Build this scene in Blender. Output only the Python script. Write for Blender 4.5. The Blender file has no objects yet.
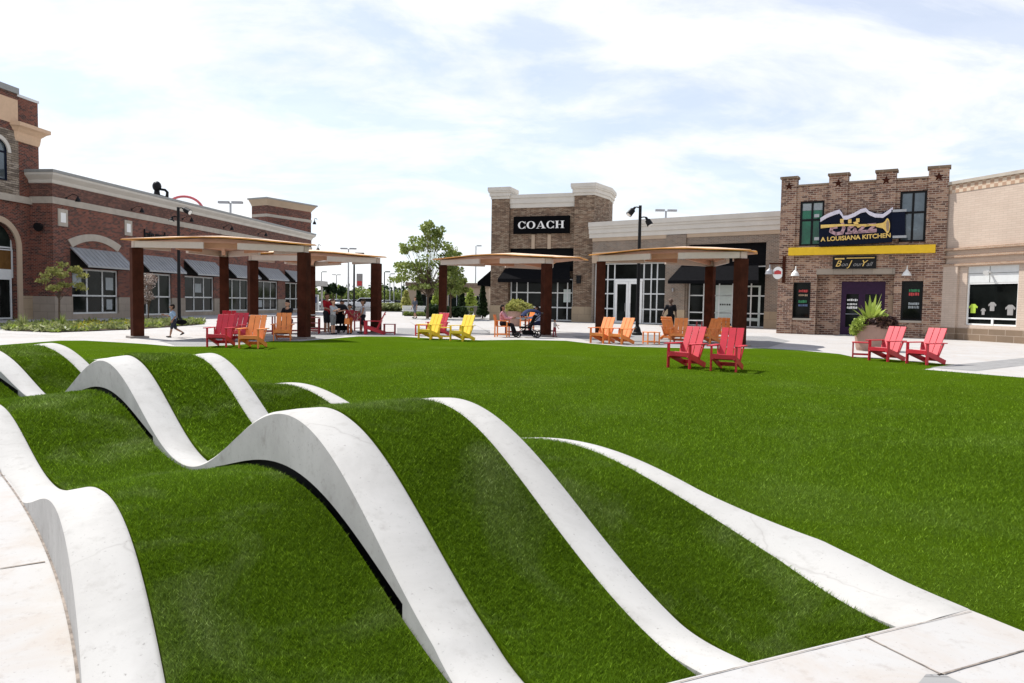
import bpy, bmesh, math, random
import numpy as np
from mathutils import Vector, Matrix
R = math.radians
random.seed(7); RNG = np.random.default_rng(7)
SC = bpy.context.scene
COL = SC.collection

# ------------------------------------------------------------------ camera
F, HOR, ROLL, CH = 720.0, 302.0, 0.016, 1.45
_th = math.atan((341.5 - HOR) / F)
_r = Vector((1, 0, 0)); _f = Vector((0, math.cos(_th), -math.sin(_th))); _u = Vector((0, math.sin(_th), math.cos(_th)))
CR = _r * math.cos(ROLL) + _u * math.sin(ROLL)
CU = _u * math.cos(ROLL) - _r * math.sin(ROLL)
cam = bpy.data.cameras.new('camera'); cam.lens = F / 1024 * 36; cam.sensor_width = 36
cam.clip_start = 0.1; cam.clip_end = 5000
co = bpy.data.objects.new('camera', cam); COL.objects.link(co)
M3 = Matrix((CR, CU, -_f)).transposed()
co.matrix_world = Matrix.Translation((0, 0, CH)) @ M3.to_4x4()
SC.camera = co

# ------------------------------------------------------------------ light
SUN = Vector((-0.80, 0.60, 0)).normalized(); EL = R(54)
SUNV = Vector((SUN.x * math.cos(EL), SUN.y * math.cos(EL), math.sin(EL)))
sl = bpy.data.lights.new('sun', 'SUN'); sl.energy = 4.0; sl.angle = R(0.6); sl.color = (1, .97, .92)
so = bpy.data.objects.new('sun', sl); COL.objects.link(so)
so.rotation_euler = (-SUNV).to_track_quat('-Z', 'Y').to_euler()
W = bpy.data.worlds.new('World'); SC.world = W; W.use_nodes = True
nt = W.node_tree; nt.nodes.clear()
def N(t, typ, **kw):
    n = t.nodes.new(typ)
    for k, v in kw.items():
        if k in n.inputs: n.inputs[k].default_value = v
        else: setattr(n, k, v)
    return n
sky = N(nt, 'ShaderNodeTexSky', sky_type='NISHITA', sun_disc=False)
sky.sun_elevation = EL; sky.sun_rotation = math.atan2(SUN.x, SUN.y)
sky.dust_density = 0.6; sky.air_density = 1.0; sky.ozone_density = 1.0
tc = N(nt, 'ShaderNodeTexCoord')
sep = N(nt, 'ShaderNodeSeparateXYZ'); nt.links.new(tc.outputs['Generated'], sep.inputs[0])
mx = N(nt, 'ShaderNodeMath', operation='MAXIMUM'); mx.inputs[1].default_value = 0.0; nt.links.new(sep.outputs[2], mx.inputs[0])
ad = N(nt, 'ShaderNodeMath', operation='ADD'); ad.inputs[1].default_value = 0.22; nt.links.new(mx.outputs[0], ad.inputs[0])
dv = N(nt, 'ShaderNodeVectorMath', operation='DIVIDE'); nt.links.new(tc.outputs['Generated'], dv.inputs[0])
cmb = N(nt, 'ShaderNodeCombineXYZ', Z=1.0); nt.links.new(ad.outputs[0], cmb.inputs[0]); nt.links.new(ad.outputs[0], cmb.inputs[1])
nt.links.new(cmb.outputs[0], dv.inputs[1])
mp = N(nt, 'ShaderNodeMapping'); mp.inputs['Scale'].default_value = (1.0, 1.5, .6); mp.inputs['Location'].default_value = (5.3, 2.9, .4)
nt.links.new(dv.outputs[0], mp.inputs[0])
ns = N(nt, 'ShaderNodeTexNoise', Scale=1.5, Detail=10.0, Roughness=.60, Distortion=.35)
nt.links.new(mp.outputs[0], ns.inputs[0])
cr = N(nt, 'ShaderNodeValToRGB'); cr.color_ramp.elements[0].position = .41; cr.color_ramp.elements[1].position = .60
nt.links.new(ns.outputs[0], cr.inputs[0])
# thin bright veil everywhere, thicker cloud where the noise is high
mr = N(nt, 'ShaderNodeMapRange'); mr.inputs['To Min'].default_value = .54; mr.inputs['To Max'].default_value = 1.0
nt.links.new(cr.outputs[0], mr.inputs[0])
mixc = N(nt, 'ShaderNodeMix', data_type='RGBA')
# the veil thins out high overhead, where the sky turns bluer
hi = N(nt, 'ShaderNodeMapRange'); hi.inputs['From Min'].default_value = .42; hi.inputs['From Max'].default_value = .85; hi.inputs['To Min'].default_value = 1.0; hi.inputs['To Max'].default_value = .30
nt.links.new(mx.outputs[0], hi.inputs[0])
ml = N(nt, 'ShaderNodeMath', operation='MULTIPLY'); nt.links.new(mr.outputs[0], ml.inputs[0]); nt.links.new(hi.outputs[0], ml.inputs[1])
nt.links.new(ml.outputs[0], mixc.inputs[0]); tn = N(nt, 'ShaderNodeMix', data_type='RGBA', blend_type='MULTIPLY'); tn.inputs[0].default_value = 1; tn.inputs[7].default_value = (.88, .97, 1.12, 1)
nt.links.new(sky.outputs[0], tn.inputs[6]); nt.links.new(tn.outputs[2], mixc.inputs[6])
ns2 = N(nt, 'ShaderNodeTexNoise', Scale=2.6, Detail=8.0, Roughness=.6, Distortion=.4); nt.links.new(mp.outputs[0], ns2.inputs[0])
cc = N(nt, 'ShaderNodeValToRGB'); cc.color_ramp.elements[0].position = .35; cc.color_ramp.elements[0].color = (6.4, 6.55, 6.75, 1); cc.color_ramp.elements[1].position = .60; cc.color_ramp.elements[1].color = (7.3, 7.3, 7.3, 1)
nt.links.new(ns2.outputs[0], cc.inputs[0]); nt.links.new(cc.outputs[0], mixc.inputs[7])
bg = N(nt, 'ShaderNodeBackground', Strength=.10); nt.links.new(mixc.outputs[2], bg.inputs[0])
wo = N(nt, 'ShaderNodeOutputWorld'); nt.links.new(bg.outputs[0], wo.inputs[0])
vs = SC.view_settings
vs.view_transform = 'Standard'; vs.look = 'None'; vs.gamma = 1; vs.use_curve_mapping = False; vs.exposure = 0.68

# ------------------------------------------------------------------ picture -> place
def ray(px, py):
    return _f + CR * ((px - 512) / F) - CU * ((py - 341.5) / F)
def G(px, py, z=0.0):
    d = ray(px, py); t = (z - CH) / d.z
    return Vector((d.x * t, d.y * t, z))
def atY(px, py, Y):
    d = ray(px, py); t = Y / d.y
    return Vector((d.x * t, Y, CH + d.z * t))
class Frame:
    """facade frame: x along the facade (left to right seen from the plaza), y into the building"""
    def __init__(s, o, p):
        s.o = Vector((o[0], o[1], 0)); s.x = Vector((p[0] - o[0], p[1] - o[1], 0)); s.len = s.x.length; s.x.normalize()
        s.y = Vector((-s.x.y, s.x.x, 0)); s.ang = math.atan2(s.x.y, s.x.x)
    def uv(s, px, py, out=0.0):
        d = ray(px, py); o = Vector((0, 0, CH)); q = s.o - s.y * out
        t = (q - o).dot(s.y) / d.dot(s.y); p = o + d * t
        return (p - s.o).dot(s.x), p.z
    def u(s, px, py=300, out=0.0): return s.uv(px, py, out)[0]
    def z(s, px, py, out=0.0): return s.uv(px, py, out)[1]
    def w(s, u, y, z=0): return s.o + s.x * u + s.y * y + Vector((0, 0, z))

# ------------------------------------------------------------------ materials
def srgb(h):
    c = [int(h[i:i + 2], 16) / 255 for i in (0, 2, 4)]
    return tuple(x / 12.92 if x <= .04045 else ((x + .055) / 1.055) ** 2.4 for x in c) + (1,)
def base(name, rough=.6, spec=.5, metal=0):
    m = bpy.data.materials.new(name); m.use_nodes = True; t = m.node_tree
    b = t.nodes['Principled BSDF']; b.inputs['Roughness'].default_value = rough
    b.inputs['Specular IOR Level'].default_value = spec; b.inputs['Metallic'].default_value = metal
    return m, t, b
def coords(t, kind='Object'):
    return N(t, 'ShaderNodeTexCoord').outputs[kind]
def ramp(t, fac, stops):
    r = N(t, 'ShaderNodeValToRGB'); e = r.color_ramp.elements
    while len(e) < len(stops): e.new(.5)
    for i, (p, c) in enumerate(stops):
        e[i].position = p; e[i].color = c if len(c) == 4 else tuple(c) + (1,)
    t.links.new(fac, r.inputs[0]); return r.outputs[0]
def noise(t, vec, scale, detail=4, rough=.6, dist=0):
    n = N(t, 'ShaderNodeTexNoise', Scale=scale, Detail=detail, Roughness=rough, Distortion=dist)
    t.links.new(vec, n.inputs[0]); return n.outputs[0]
def mixcol(t, fac, a, b, mode='MIX'):
    m = N(t, 'ShaderNodeMix', data_type='RGBA', blend_type=mode)
    for s, v in ((0, fac), (6, a), (7, b)):
        if hasattr(v, 'links'): t.links.new(v, m.inputs[s])
        elif s == 0: m.inputs[0].default_value = v
        else: m.inputs[s].default_value = v if len(v) == 4 else tuple(v) + (1,)
    return m.outputs[2]
def bump(t, b, h, strength=.3, dist=.01):
    n = N(t, 'ShaderNodeBump', Strength=strength, Distance=dist)
    t.links.new(h, n.inputs['Height']); t.links.new(n.outputs[0], b.inputs['Normal'])
def plain(name, col, rough=.5, spec=.5, metal=0, var=.12, scale=6):
    m, t, b = base(name, rough, spec, metal)
    c = coords(t); n = noise(t, c, scale, 5)
    lo = tuple(x * (1 - var) for x in col[:3]); hi = tuple(min(1, x * (1 + var)) for x in col[:3])
    t.links.new(ramp(t, n, [(.3, lo), (.7, hi)]), b.inputs['Base Color'])
    return m
def brick(name, c1, c2, mortar, bw=.203, bh=.0677, ms=.010, c3=None, bumpy=.5, wear=.25):
    m, t, b = base(name, .85, .25)
    uv = coords(t, 'UV')
    def bt(a, bb, off):
        k = N(t, 'ShaderNodeTexBrick', Scale=1.0)
        k.inputs['Brick Width'].default_value = bw; k.inputs['Row Height'].default_value = bh
        k.inputs['Mortar Size'].default_value = ms; k.inputs['Mortar Smooth'].default_value = .2
        k.inputs['Bias'].default_value = off
        k.inputs['Color1'].default_value = a + (1,); k.inputs['Color2'].default_value = bb + (1,); k.inputs['Mortar'].default_value = mortar + (1,)
        t.links.new(uv, k.inputs[0]); return k
    k = bt(c1, c2, 0)
    col = k.outputs[0]
    if c3:   # third colour on single bricks: a cell value per brick from a stretched noise
        mpp = N(t, 'ShaderNodeMapping'); mpp.inputs['Scale'].default_value = (1 / bw * .9, 1 / bh * .9, 1)
        t.links.new(uv, mpp.inputs[0]); wn = N(t, 'ShaderNodeTexVoronoi', Scale=1.0); t.links.new(mpp.outputs[0], wn.inputs[0])
        sepc = N(t, 'ShaderNodeSeparateColor'); t.links.new(wn.outputs['Color'], sepc.inputs[0])
        f = ramp(t, sepc.outputs[0], [(.66, (0, 0, 0)), (.7, (1, 1, 1))])
        inv = N(t, 'ShaderNodeMath', operation='SUBTRACT'); inv.inputs[0].default_value = 1; t.links.new(k.outputs['Fac'], inv.inputs[1])
        mm = N(t, 'ShaderNodeMath', operation='MULTIPLY'); t.links.new(f, mm.inputs[0]); t.links.new(inv.outputs[0], mm.inputs[1])
        col = mixcol(t, mm.outputs[0], col, c3)
    w = noise(t, uv, .7, 6, .65)
    wc = ramp(t, w, [(.25, (1 - wear,) * 3), (.75, (1 + wear * .4,) * 3)])
    t.links.new(mixcol(t, 1.0, col, wc, 'MULTIPLY'), b.inputs['Base Color'])
    bump(t, b, k.outputs['Fac'], -bumpy, .01)
    return m

MT = {}
MT['brick_red'] = brick('red_brown_brick', (.235, .068, .042), (.135, .042, .030), (.24, .165, .13), bw=.24, bh=.085, c3=(.060, .026, .024))
MT['brick_band'] = brick('dark_red_brick', (.13, .045, .032), (.075, .03, .026), (.16, .12, .10), c3=(.20, .08, .055))
MT['brick_jazz'] = brick('mottled_brown_brick', (.26, .13, .085), (.10, .052, .040), (.44, .35, .28), c3=(.40, .25, .17), bw=.29, bh=.105, ms=.014)
MT['brick_wing'] = brick('grey_tan_brick', (.27, .20, .15), (.17, .13, .10), (.38, .32, .26), bw=.24, bh=.085, c3=(.22, .18, .145))
MT['brick_cream'] = brick('cream_block', (.56, .45, .365), (.52, .41, .33), (.42, .34, .275), bw=.40, bh=.10, ms=.008, wear=.1, bumpy=.25)
MT['brick_buff'] = brick('buff_brown_brick', (.33, .20, .13), (.42, .28, .19), (.45, .36, .28))
MT['check'] = plain('checker_plain', (.58, .46, .35), .85, .2)
def checker():
    m, t, b = base('checker_buff', .85, .2); k = N(t, 'ShaderNodeTexChecker', Scale=5.2); mp_ = N(t, 'ShaderNodeMapping'); mp_.inputs['Location'].default_value = (0, .02, .05)
    t.links.new(coords(t, 'UV'), mp_.inputs[0]); t.links.new(mp_.outputs[0], k.inputs[0]); k.inputs[1].default_value = (.56, .45, .34, 1); k.inputs[2].default_value = (.40, .26, .18, 1)
    t.links.new(k.outputs[0], b.inputs['Base Color']); return m
MT['check'] = checker()
MT['block_brown'] = brick('brown_block', (.24, .17, .115), (.20, .145, .10), (.40, .32, .25), bw=.8, bh=.30, ms=.012)
MT['block_pale'] = brick('pale_stone_block', (.36, .30, .24), (.32, .27, .22), (.24, .20, .16), bw=.9, bh=.45, ms=.012)
MT['block_tan'] = brick('tan_stone_block', (.43, .33, .22), (.40, .31, .21), (.28, .21, .15), bw=1.1, bh=.6, ms=.012)
MT['ledge'] = brick('stacked_ledgestone', (.32, .21, .14), (.15, .10, .07), (.06, .045, .034), bw=.30, bh=.085, ms=.010, c3=(.36, .27, .19), bumpy=1.0)
MT['ledge_grey'] = brick('grey_ledgestone', (.27, .215, .16), (.16, .125, .10), (.06, .05, .04), bw=.46, bh=.12, ms=.012, c3=(.36, .30, .24), bumpy=1.0)
MT['stucco'] = plain('pale_stucco', (.60, .56, .50), .85, .2, var=.06, scale=1.2)
MT['stucco_tan'] = plain('tan_stucco', (.47, .36, .26), .85, .2, var=.06, scale=1.2)
MT['stucco_peach'] = plain('peach_stucco', (.62, .43, .29), .85, .2, var=.05)
MT['lime'] = plain('limestone', (.42, .37, .31), .8, .25, var=.12, scale=2)
MT['coping'] = plain('grey_coping', (.26, .26, .25), .5, .5, var=.1)
MT['alu'] = plain('pale_aluminium', (.62, .63, .62), .4, .5, var=.05)
MT['white_paint'] = plain('white_paint', (.78, .78, .76), .45, .5, var=.04)
MT['black'] = plain('black_paint', (.010, .010, .011), .5, .15, var=.2)
MT['black_fabric'] = plain('black_canvas', (.008, .008, .009), .95, .03, var=.2)
MT['near_black'] = plain('near_black_flat', (.02, .018, .016), .9, .1)
MT['post'] = plain('rust_brown_steel', (.052, .016, .009), .8, .06, var=.35, scale=3)
MT['plate'] = plain('grey_base_plate', (.25, .22, .20), .6, .4)
MT['beam'] = plain('pale_painted_beam', (.58, .49, .43), .6, .3, var=.05)
MT['roof_edge'] = plain('orange_timber', (.78, .30, .05), .55, .3, var=.5, scale=1.5)
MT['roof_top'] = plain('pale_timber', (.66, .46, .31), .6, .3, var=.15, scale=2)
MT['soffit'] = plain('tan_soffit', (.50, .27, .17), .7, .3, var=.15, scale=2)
MT['red'] = plain('red_plastic_lumber', (.53, .014, .032), .42, .5, var=.10)
MT['dark_red'] = plain('deep_red_metal', (.26, .012, .022), .45, .5, var=.15)
MT['orange'] = plain('orange_plastic_lumber', (.80, .25, .055), .46, .5, var=.10)
MT['yellow'] = plain('yellow_plastic_lumber', (.85, .60, .03), .46, .5, var=.08)
MT['grey_top'] = plain('grey_table_top', (.42, .41, .40), .4, .5)
MT['trunk'] = plain('bark', (.12, .085, .06), .9, .15, var=.3, scale=12)
MT['purple'] = plain('purple_paint', (.030, .009, .036), .5, .2, var=.15)
MT['navy'] = plain('navy_sign', (.006, .009, .022), .6, .08)
MT['gold'] = plain('gold_paint', (.75, .50, .13), .4, .5, var=.2)
MT['yellow_paint'] = plain('yellow_paint', (.80, .50, .012), .5, .4, var=.06)
MT['mauve'] = plain('mauve_paint', (.46, .28, .31), .5, .4, var=.2)
MT['lavender'] = plain('lavender_paint', (.66, .62, .70), .5, .4, var=.1)
MT['planter'] = plain('pink_brown_concrete', (.36, .23, .185), .85, .2, var=.12, scale=3)
MT['mulch'] = plain('mulch', (.06, .04, .03), .95, .1, var=.5, scale=20)
MT['steel'] = plain('dull_steel', (.35, .35, .36), .35, .5, .6)
MT['rubber'] = plain('black_rubber', (.012, .012, .012), .8, .2)
MT['lamp_white'] = plain('lamp_white', (.82, .81, .78), .4, .5, var=.03)
MT['pink_red'] = plain('faded_red_paint', (.60, .12, .13), .5, .4)
MT['soil'] = plain('planter_soil', (.05, .035, .025), .95, .1, var=.4)
MT['sign_black'] = plain('sign_black', (.004, .004, .0045), .7, .03, var=.1)
MT['card'] = plain('white_card', (.50, .56, .53), .7, .3, var=.04)
MT['sign_red'] = plain('sign_red', (.50, .05, .05), .5, .4)
MT['sign_green'] = plain('sign_green', (.03, .20, .08), .5, .4)
MT['sign_grey'] = plain('sign_grey', (.30, .33, .34), .5, .4)
MT['sign_tan'] = plain('sign_tan', (.36, .25, .16), .5, .4)
MT['sign_blue'] = plain('sign_blue', (.10, .14, .26), .5, .4)
MT['lime_cloth'] = plain('lime_cloth', (.38, .52, .06), .8, .2)
MT['pale_cloth'] = plain('pale_cloth', (.28, .27, .26), .8, .2)

def glass(name, col, rough=.04, spec=.38):
    m, t, b = base(name, rough, spec)
    c = coords(t, 'Object'); n = noise(t, c, .9, 4, .6)
    t.links.new(ramp(t, n, [(.35, tuple(x * .45 for x in col)), (.62, col), (.75, tuple(min(1, x * 2.2) for x in col))]), b.inputs['Base Color'])
    n2 = noise(t, c, .5, 1); bump(t, b, n2, .05, .02)
    return m
MT['glass'] = glass('dark_shop_glass', (.010, .012, .011), .05, .12)
MT['glass_pale'] = glass('reflecting_glass', (.016, .022, .018), .06, .08)
MT['glass_green'] = glass('green_blind_glass', (.010, .15, .075), .1, .5)
MT['glass_sky'] = glass('sky_tinted_glass', (.10, .13, .15), .05, .9)  # reflected sky is put into the base colour as a pale tint
MT['glass_amber'] = glass('amber_tinted_glass', (.16, .08, .025), .1, .5)  # amber glow is put into the base colour; the pane gives no light

def seam_mat():
    m, t, b = base('standing_seam_metal', .42, .5, .25)
    uv = coords(t, 'UV'); n = noise(t, uv, 1.5, 4)
    t.links.new(ramp(t, n, [(.3, (.26, .265, .27)), (.7, (.36, .365, .37))]), b.inputs['Base Color']); return m
MT['seam'] = seam_mat()

def concrete(name, lo, hi, stain=(.30, .26, .22), amt=.35, warm=None, big=.5, crack=False):
    m, t, b = base(name, .82, .25)
    g = N(t, 'ShaderNodeNewGeometry').outputs['Position']
    n1 = noise(t, g, big, 6, .6); col = ramp(t, n1, [(.3, lo), (.7, hi)])
    n2 = noise(t, g, 9, 8, .7); f2 = ramp(t, n2, [(.55, (0, 0, 0)), (.72, (amt,) * 3)])
    col = mixcol(t, f2, col, stain)
    n3 = noise(t, g, 60, 4, .6); f3 = ramp(t, n3, [(.64, (0, 0, 0)), (.71, (.6,) * 3)])
    col = mixcol(t, f3, col, tuple(x * .6 for x in stain))
    n4 = noise(t, g, 2.2, 5, .7, .6); f4 = ramp(t, n4, [(.44, (0, 0, 0)), (.68, (.5,) * 3)])
    col = mixcol(t, f4, col, warm or tuple(x * .82 for x in lo))
    if crack:
        ws = N(t, 'ShaderNodeVectorMath', operation='ADD'); wn = N(t, 'ShaderNodeTexNoise', Scale=1.7, Detail=5.0); t.links.new(g, wn.inputs[0])
        wm = N(t, 'ShaderNodeVectorMath', operation='SCALE'); wm.inputs['Scale'].default_value = .45; t.links.new(wn.outputs['Color'], wm.inputs[0]); t.links.new(g, ws.inputs[0]); t.links.new(wm.outputs[0], ws.inputs[1])
        vo = N(t, 'ShaderNodeTexVoronoi', Scale=.42, feature='DISTANCE_TO_EDGE'); t.links.new(ws.outputs[0], vo.inputs[0])
        fc = ramp(t, vo.outputs['Distance'], [(.0, (.3,) * 3), (.0045, (0, 0, 0))])
        mk = ramp(t, noise(t, g, .8, 3), [(.46, (0, 0, 0)), (.60, (1, 1, 1))])
        col = mixcol(t, mixcol(t, 1, fc, mk, 'MULTIPLY'), col, (.20, .18, .16))
    t.links.new(col, b.inputs['Base Color'])
    n5 = noise(t, g, 140, 3); bump(t, b, n5, .12, .004)
    return m
MT['wave_concrete'] = concrete('cast_white_concrete', (.425, .408, .380), (.478, .465, .44), stain=(.26, .24, .215), amt=.45, crack=True)
MT['wave_face'] = concrete('shade_toned_concrete_face', (.36, .35, .335), (.46, .45, .43), stain=(.17, .15, .13), amt=.55, big=1.4)  # sides of the same concrete: more stained, and greyed in colour for shade
MT['pave'] = concrete('pale_pavement', (.40, .385, .366), (.455, .444, .43), stain=(.24, .20, .17), warm=(.385, .315, .255), amt=.5)
MT['paver'] = brick('grey_pavers', (.24, .235, .23), (.30, .295, .285), (.20, .195, .19), bw=.24, bh=.12, ms=.006, wear=.15, bumpy=.2)
MT['road'] = concrete('asphalt', (.05, .05, .05), (.075, .074, .072), stain=(.03, .03, .03))
MT['joint'] = plain('joint_dirt', (.24, .205, .175), .95, .1, var=.5, scale=15)

def turf_mat(name, blades, hump=False):
    m, t, b = base(name, .7, .08)
    g = N(t, 'ShaderNodeNewGeometry').outputs['Position']
    k = 1.0
    fine = noise(t, g, 55, 5, .75); c = ramp(t, fine, [(.25, (.036, .078, .003)), (.55, (.118, .212, .009)), (.8, (.24, .37, .035))])
    p = noise(t, g, 1.3 if hump else .6, 6, .66, .6); fp = ramp(t, p, [(.50, (0, 0, 0)), (.70, ((.50 if hump else .13),) * 3)])
    c = mixcol(t, fp, c, (.27, .34, .12))
    p2 = noise(t, g, .55, 5, .6); fp2 = ramp(t, p2, [(.32, ((.62 if hump else .90),) * 3), (.68, ((1.22 if hump else 1.06),) * 3)])
    c = mixcol(t, 1, c, fp2, 'MULTIPLY')
    if blades:
        a = N(t, 'ShaderNodeAttribute', attribute_name='tint').outputs['Fac']
        ta = ramp(t, a, [(0, (.50,) * 3), (.62, (1.05,) * 3), (.85, (1.6, 1.52, 1.9)), (1, (2.9, 2.5, 4.0))])
        c = mixcol(t, 1, c, ta, 'MULTIPLY')
        tr = N(t, 'ShaderNodeBsdfTranslucent'); t.links.new(c, tr.inputs[0])
        ms = N(t, 'ShaderNodeMixShader'); ms.inputs[0].default_value = .35
        t.links.new(b.outputs[0], ms.inputs[1]); t.links.new(tr.outputs[0], ms.inputs[2])
        t.links.new(ms.outputs[0], t.nodes['Material Output'].inputs[0])
    else:
        c = mixcol(t, 1, c, (.60, .60, .52), 'MULTIPLY'); b.inputs['Specular IOR Level'].default_value = 0.0
        big = noise(t, g, 90, 4, .8); bump(t, b, big, .9, .03)
    t.links.new(c, b.inputs['Base Color'])
    return m
MT['turf'] = turf_mat('artificial_turf', False)
MT['blade'] = turf_mat('turf_blade', True); MT['hump_turf'] = turf_mat('hump_turf', False, True); MT['hump_blade'] = turf_mat('hump_turf_blade', True, True)
def leaf_mat(name, lo, hi, tip=None):
    m, t, b = base(name, .55, .3)
    a = N(t, 'ShaderNodeAttribute', attribute_name='tint').outputs['Fac']
    c = ramp(t, a, [(0, lo), (.75, hi), (1, tip or hi)])
    t.links.new(c, b.inputs['Base Color'])
    tr = N(t, 'ShaderNodeBsdfTranslucent'); t.links.new(c, tr.inputs[0])
    ms = N(t, 'ShaderNodeMixShader'); ms.inputs[0].default_value = .3
    t.links.new(b.outputs[0], ms.inputs[1]); t.links.new(tr.outputs[0], ms.inputs[2])
    t.links.new(ms.outputs[0], t.nodes['Material Output'].inputs[0])
    return m
MT['leaf'] = leaf_mat('green_leaf', (.10, .14, .025), (.25, .31, .07), (.36, .41, .14))
MT['leaf_dark'] = leaf_mat('dark_leaf', (.012, .028, .010), (.035, .065, .02))
MT['leaf_pale'] = leaf_mat('yellow_green_leaf', (.24, .25, .06), (.46, .46, .13), (.58, .52, .20))
MT['leaf_pink'] = leaf_mat('pink_white_bloom', (.16, .10, .08), (.42, .34, .29), (.60, .52, .47))
MT['leaf_lime'] = leaf_mat('lime_leaf', (.17, .23, .03), (.38, .47, .09))
MT['leaf_maroon'] = leaf_mat('maroon_leaf', (.018, .010, .012), (.075, .035, .03), (.14, .08, .05))
MT['leaf_yellow'] = leaf_mat('yellow_flower_leaf', (.16, .18, .03), (.46, .42, .05), (.75, .55, .05))
MT['leaf_straw'] = leaf_mat('straw_grass', (.12, .15, .05), (.30, .33, .12), (.42, .42, .22))

# ------------------------------------------------------------------ mesh tools
class MB:
    def __init__(s): s.v = []; s.f = []; s.m = []; s.mi = 0
    def quad(s, *p):
        k = len(s.v); s.v += [tuple(x) for x in p]; s.f.append(tuple(range(k, k + len(p)))); s.m.append(s.mi)
    def box(s, x0, x1, y0, y1, z0, z1):
        k = len(s.v)
        s.v += [(x0, y0, z0), (x1, y0, z0), (x1, y1, z0), (x0, y1, z0), (x0, y0, z1), (x1, y0, z1), (x1, y1, z1), (x0, y1, z1)]
        for q in ((0, 3, 2, 1), (4, 5, 6, 7), (0, 1, 5, 4), (1, 2, 6, 5), (2, 3, 7, 6), (3, 0, 4, 7)):
            s.f.append(tuple(k + i for i in q)); s.m.append(s.mi)
    def obox(s, a, b, w, t, up=(0, 0, 1)):
        """board from a to b, width w across, thickness t along 'up' side"""
        a = Vector(a); b = Vector(b); d = (b - a).normalized(); up = Vector(up)
        sd = d.cross(up).normalized(); n = sd.cross(d)
        k = len(s.v)
        for p in (a, b):
            for i, j in ((-1, -1), (1, -1), (1, 1), (-1, 1)):
                s.v.append(tuple(p + sd * (w / 2 * i) + n * (t / 2 * j)))
        for q in ((0, 3, 2, 1), (4, 5, 6, 7), (0, 1, 5, 4), (1, 2, 6, 5), (2, 3, 7, 6), (3, 0, 4, 7)):
            s.f.append(tuple(k + i for i in q)); s.m.append(s.mi)
    def tube(s, pts, rad, n=8, caps=True):
        pts = [Vector(p) for p in pts]; rad = rad if isinstance(rad, (list, tuple)) else [rad] * len(pts)
        k0 = len(s.v); prev = None
        for i, p in enumerate(pts):
            d = (pts[min(i + 1, len(pts) - 1)] - pts[max(i - 1, 0)]).normalized()
            if prev is None:
                a = Vector((0, 0, 1)) if abs(d.z) < .9 else Vector((1, 0, 0)); sx = d.cross(a).normalized()
            else:
                sx = (prev - d * prev.dot(d)).normalized()
            prev = sx; sy = d.cross(sx)
            for j in range(n):
                a = 2 * math.pi * j / n
                s.v.append(tuple(p + (sx * math.cos(a) + sy * math.sin(a)) * rad[i]))
        for i in range(len(pts) - 1):
            for j in range(n):
                a = k0 + i * n + j; b = k0 + i * n + (j + 1) % n
                s.f.append((a, b, b + n, a + n)); s.m.append(s.mi)
        if caps:
            s.f.append(tuple(k0 + j for j in range(n))[::-1]); s.m.append(s.mi)
            e = k0 + (len(pts) - 1) * n; s.f.append(tuple(e + j for j in range(n))); s.m.append(s.mi)
    def lathe(s, prof, n=20, c=(0, 0, 0)):
        k0 = len(s.v)
        for r, z in prof:
            for j in range(n):
                a = 2 * math.pi * j / n; s.v.append((c[0] + r * math.cos(a), c[1] + r * math.sin(a), c[2] + z))
        for i in range(len(prof) - 1):
            for j in range(n):
                a = k0 + i * n + j; b = k0 + i * n + (j + 1) % n
                s.f.append((a, b, b + n, a + n)); s.m.append(s.mi)
        s.f.append(tuple(k0 + j for j in range(n))[::-1]); s.m.append(s.mi)
        e = k0 + (len(prof) - 1) * n; s.f.append(tuple(e + j for j in range(n))); s.m.append(s.mi)
    def prism(s, poly, a0, a1, axis='z'):
        """poly: 2D points; axis z: (x,y) extruded in z; axis y: (x,z) extruded in y; axis x: (y,z) extruded in x"""
        k = len(s.v); n = len(poly)
        for a in (a0, a1):
            for p, q in poly:
                s.v.append((p, q, a) if axis == 'z' else (p, a, q) if axis == 'y' else (a, p, q))
        s.f.append(tuple(k + i for i in range(n))[::-1]); s.m.append(s.mi)
        s.f.append(tuple(k + n + i for i in range(n))); s.m.append(s.mi)
        for i in range(n):
            j = (i + 1) % n; s.f.append((k + i, k + j, k + n + j, k + n + i)); s.m.append(s.mi)
    def grid(s, P):
        """P[i][j] -> points"""
        k = len(s.v); n = len(P[0])
        for r_ in P:
            for p in r_: s.v.append(tuple(p))
        for i in range(len(P) - 1):
            for j in range(n - 1):
                a = k + i * n + j; s.f.append((a, a + 1, a + n + 1, a + n)); s.m.append(s.mi)
    def ellipsoid(s, c, r, n=12, m=8):
        prof = []
        k0 = len(s.v); c = Vector(c)
        for i in range(m + 1):
            ph = math.pi * i / m - math.pi / 2
            rr = max(math.cos(ph), .02)
            for j in range(n):
                a = 2 * math.pi * j / n
                s.v.append((c.x + r[0] * rr * math.cos(a), c.y + r[1] * rr * math.sin(a), c.z + r[2] * math.sin(ph)))
        for i in range(m):
            for j in range(n):
                a = k0 + i * n + j; b = k0 + i * n + (j + 1) % n
                s.f.append((a, b, b + n, a + n)); s.m.append(s.mi)
        s.f.append(tuple(k0 + j for j in range(n))[::-1]); s.m.append(s.mi)
        e = k0 + m * n; s.f.append(tuple(e + j for j in range(n))); s.m.append(s.mi)
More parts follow.
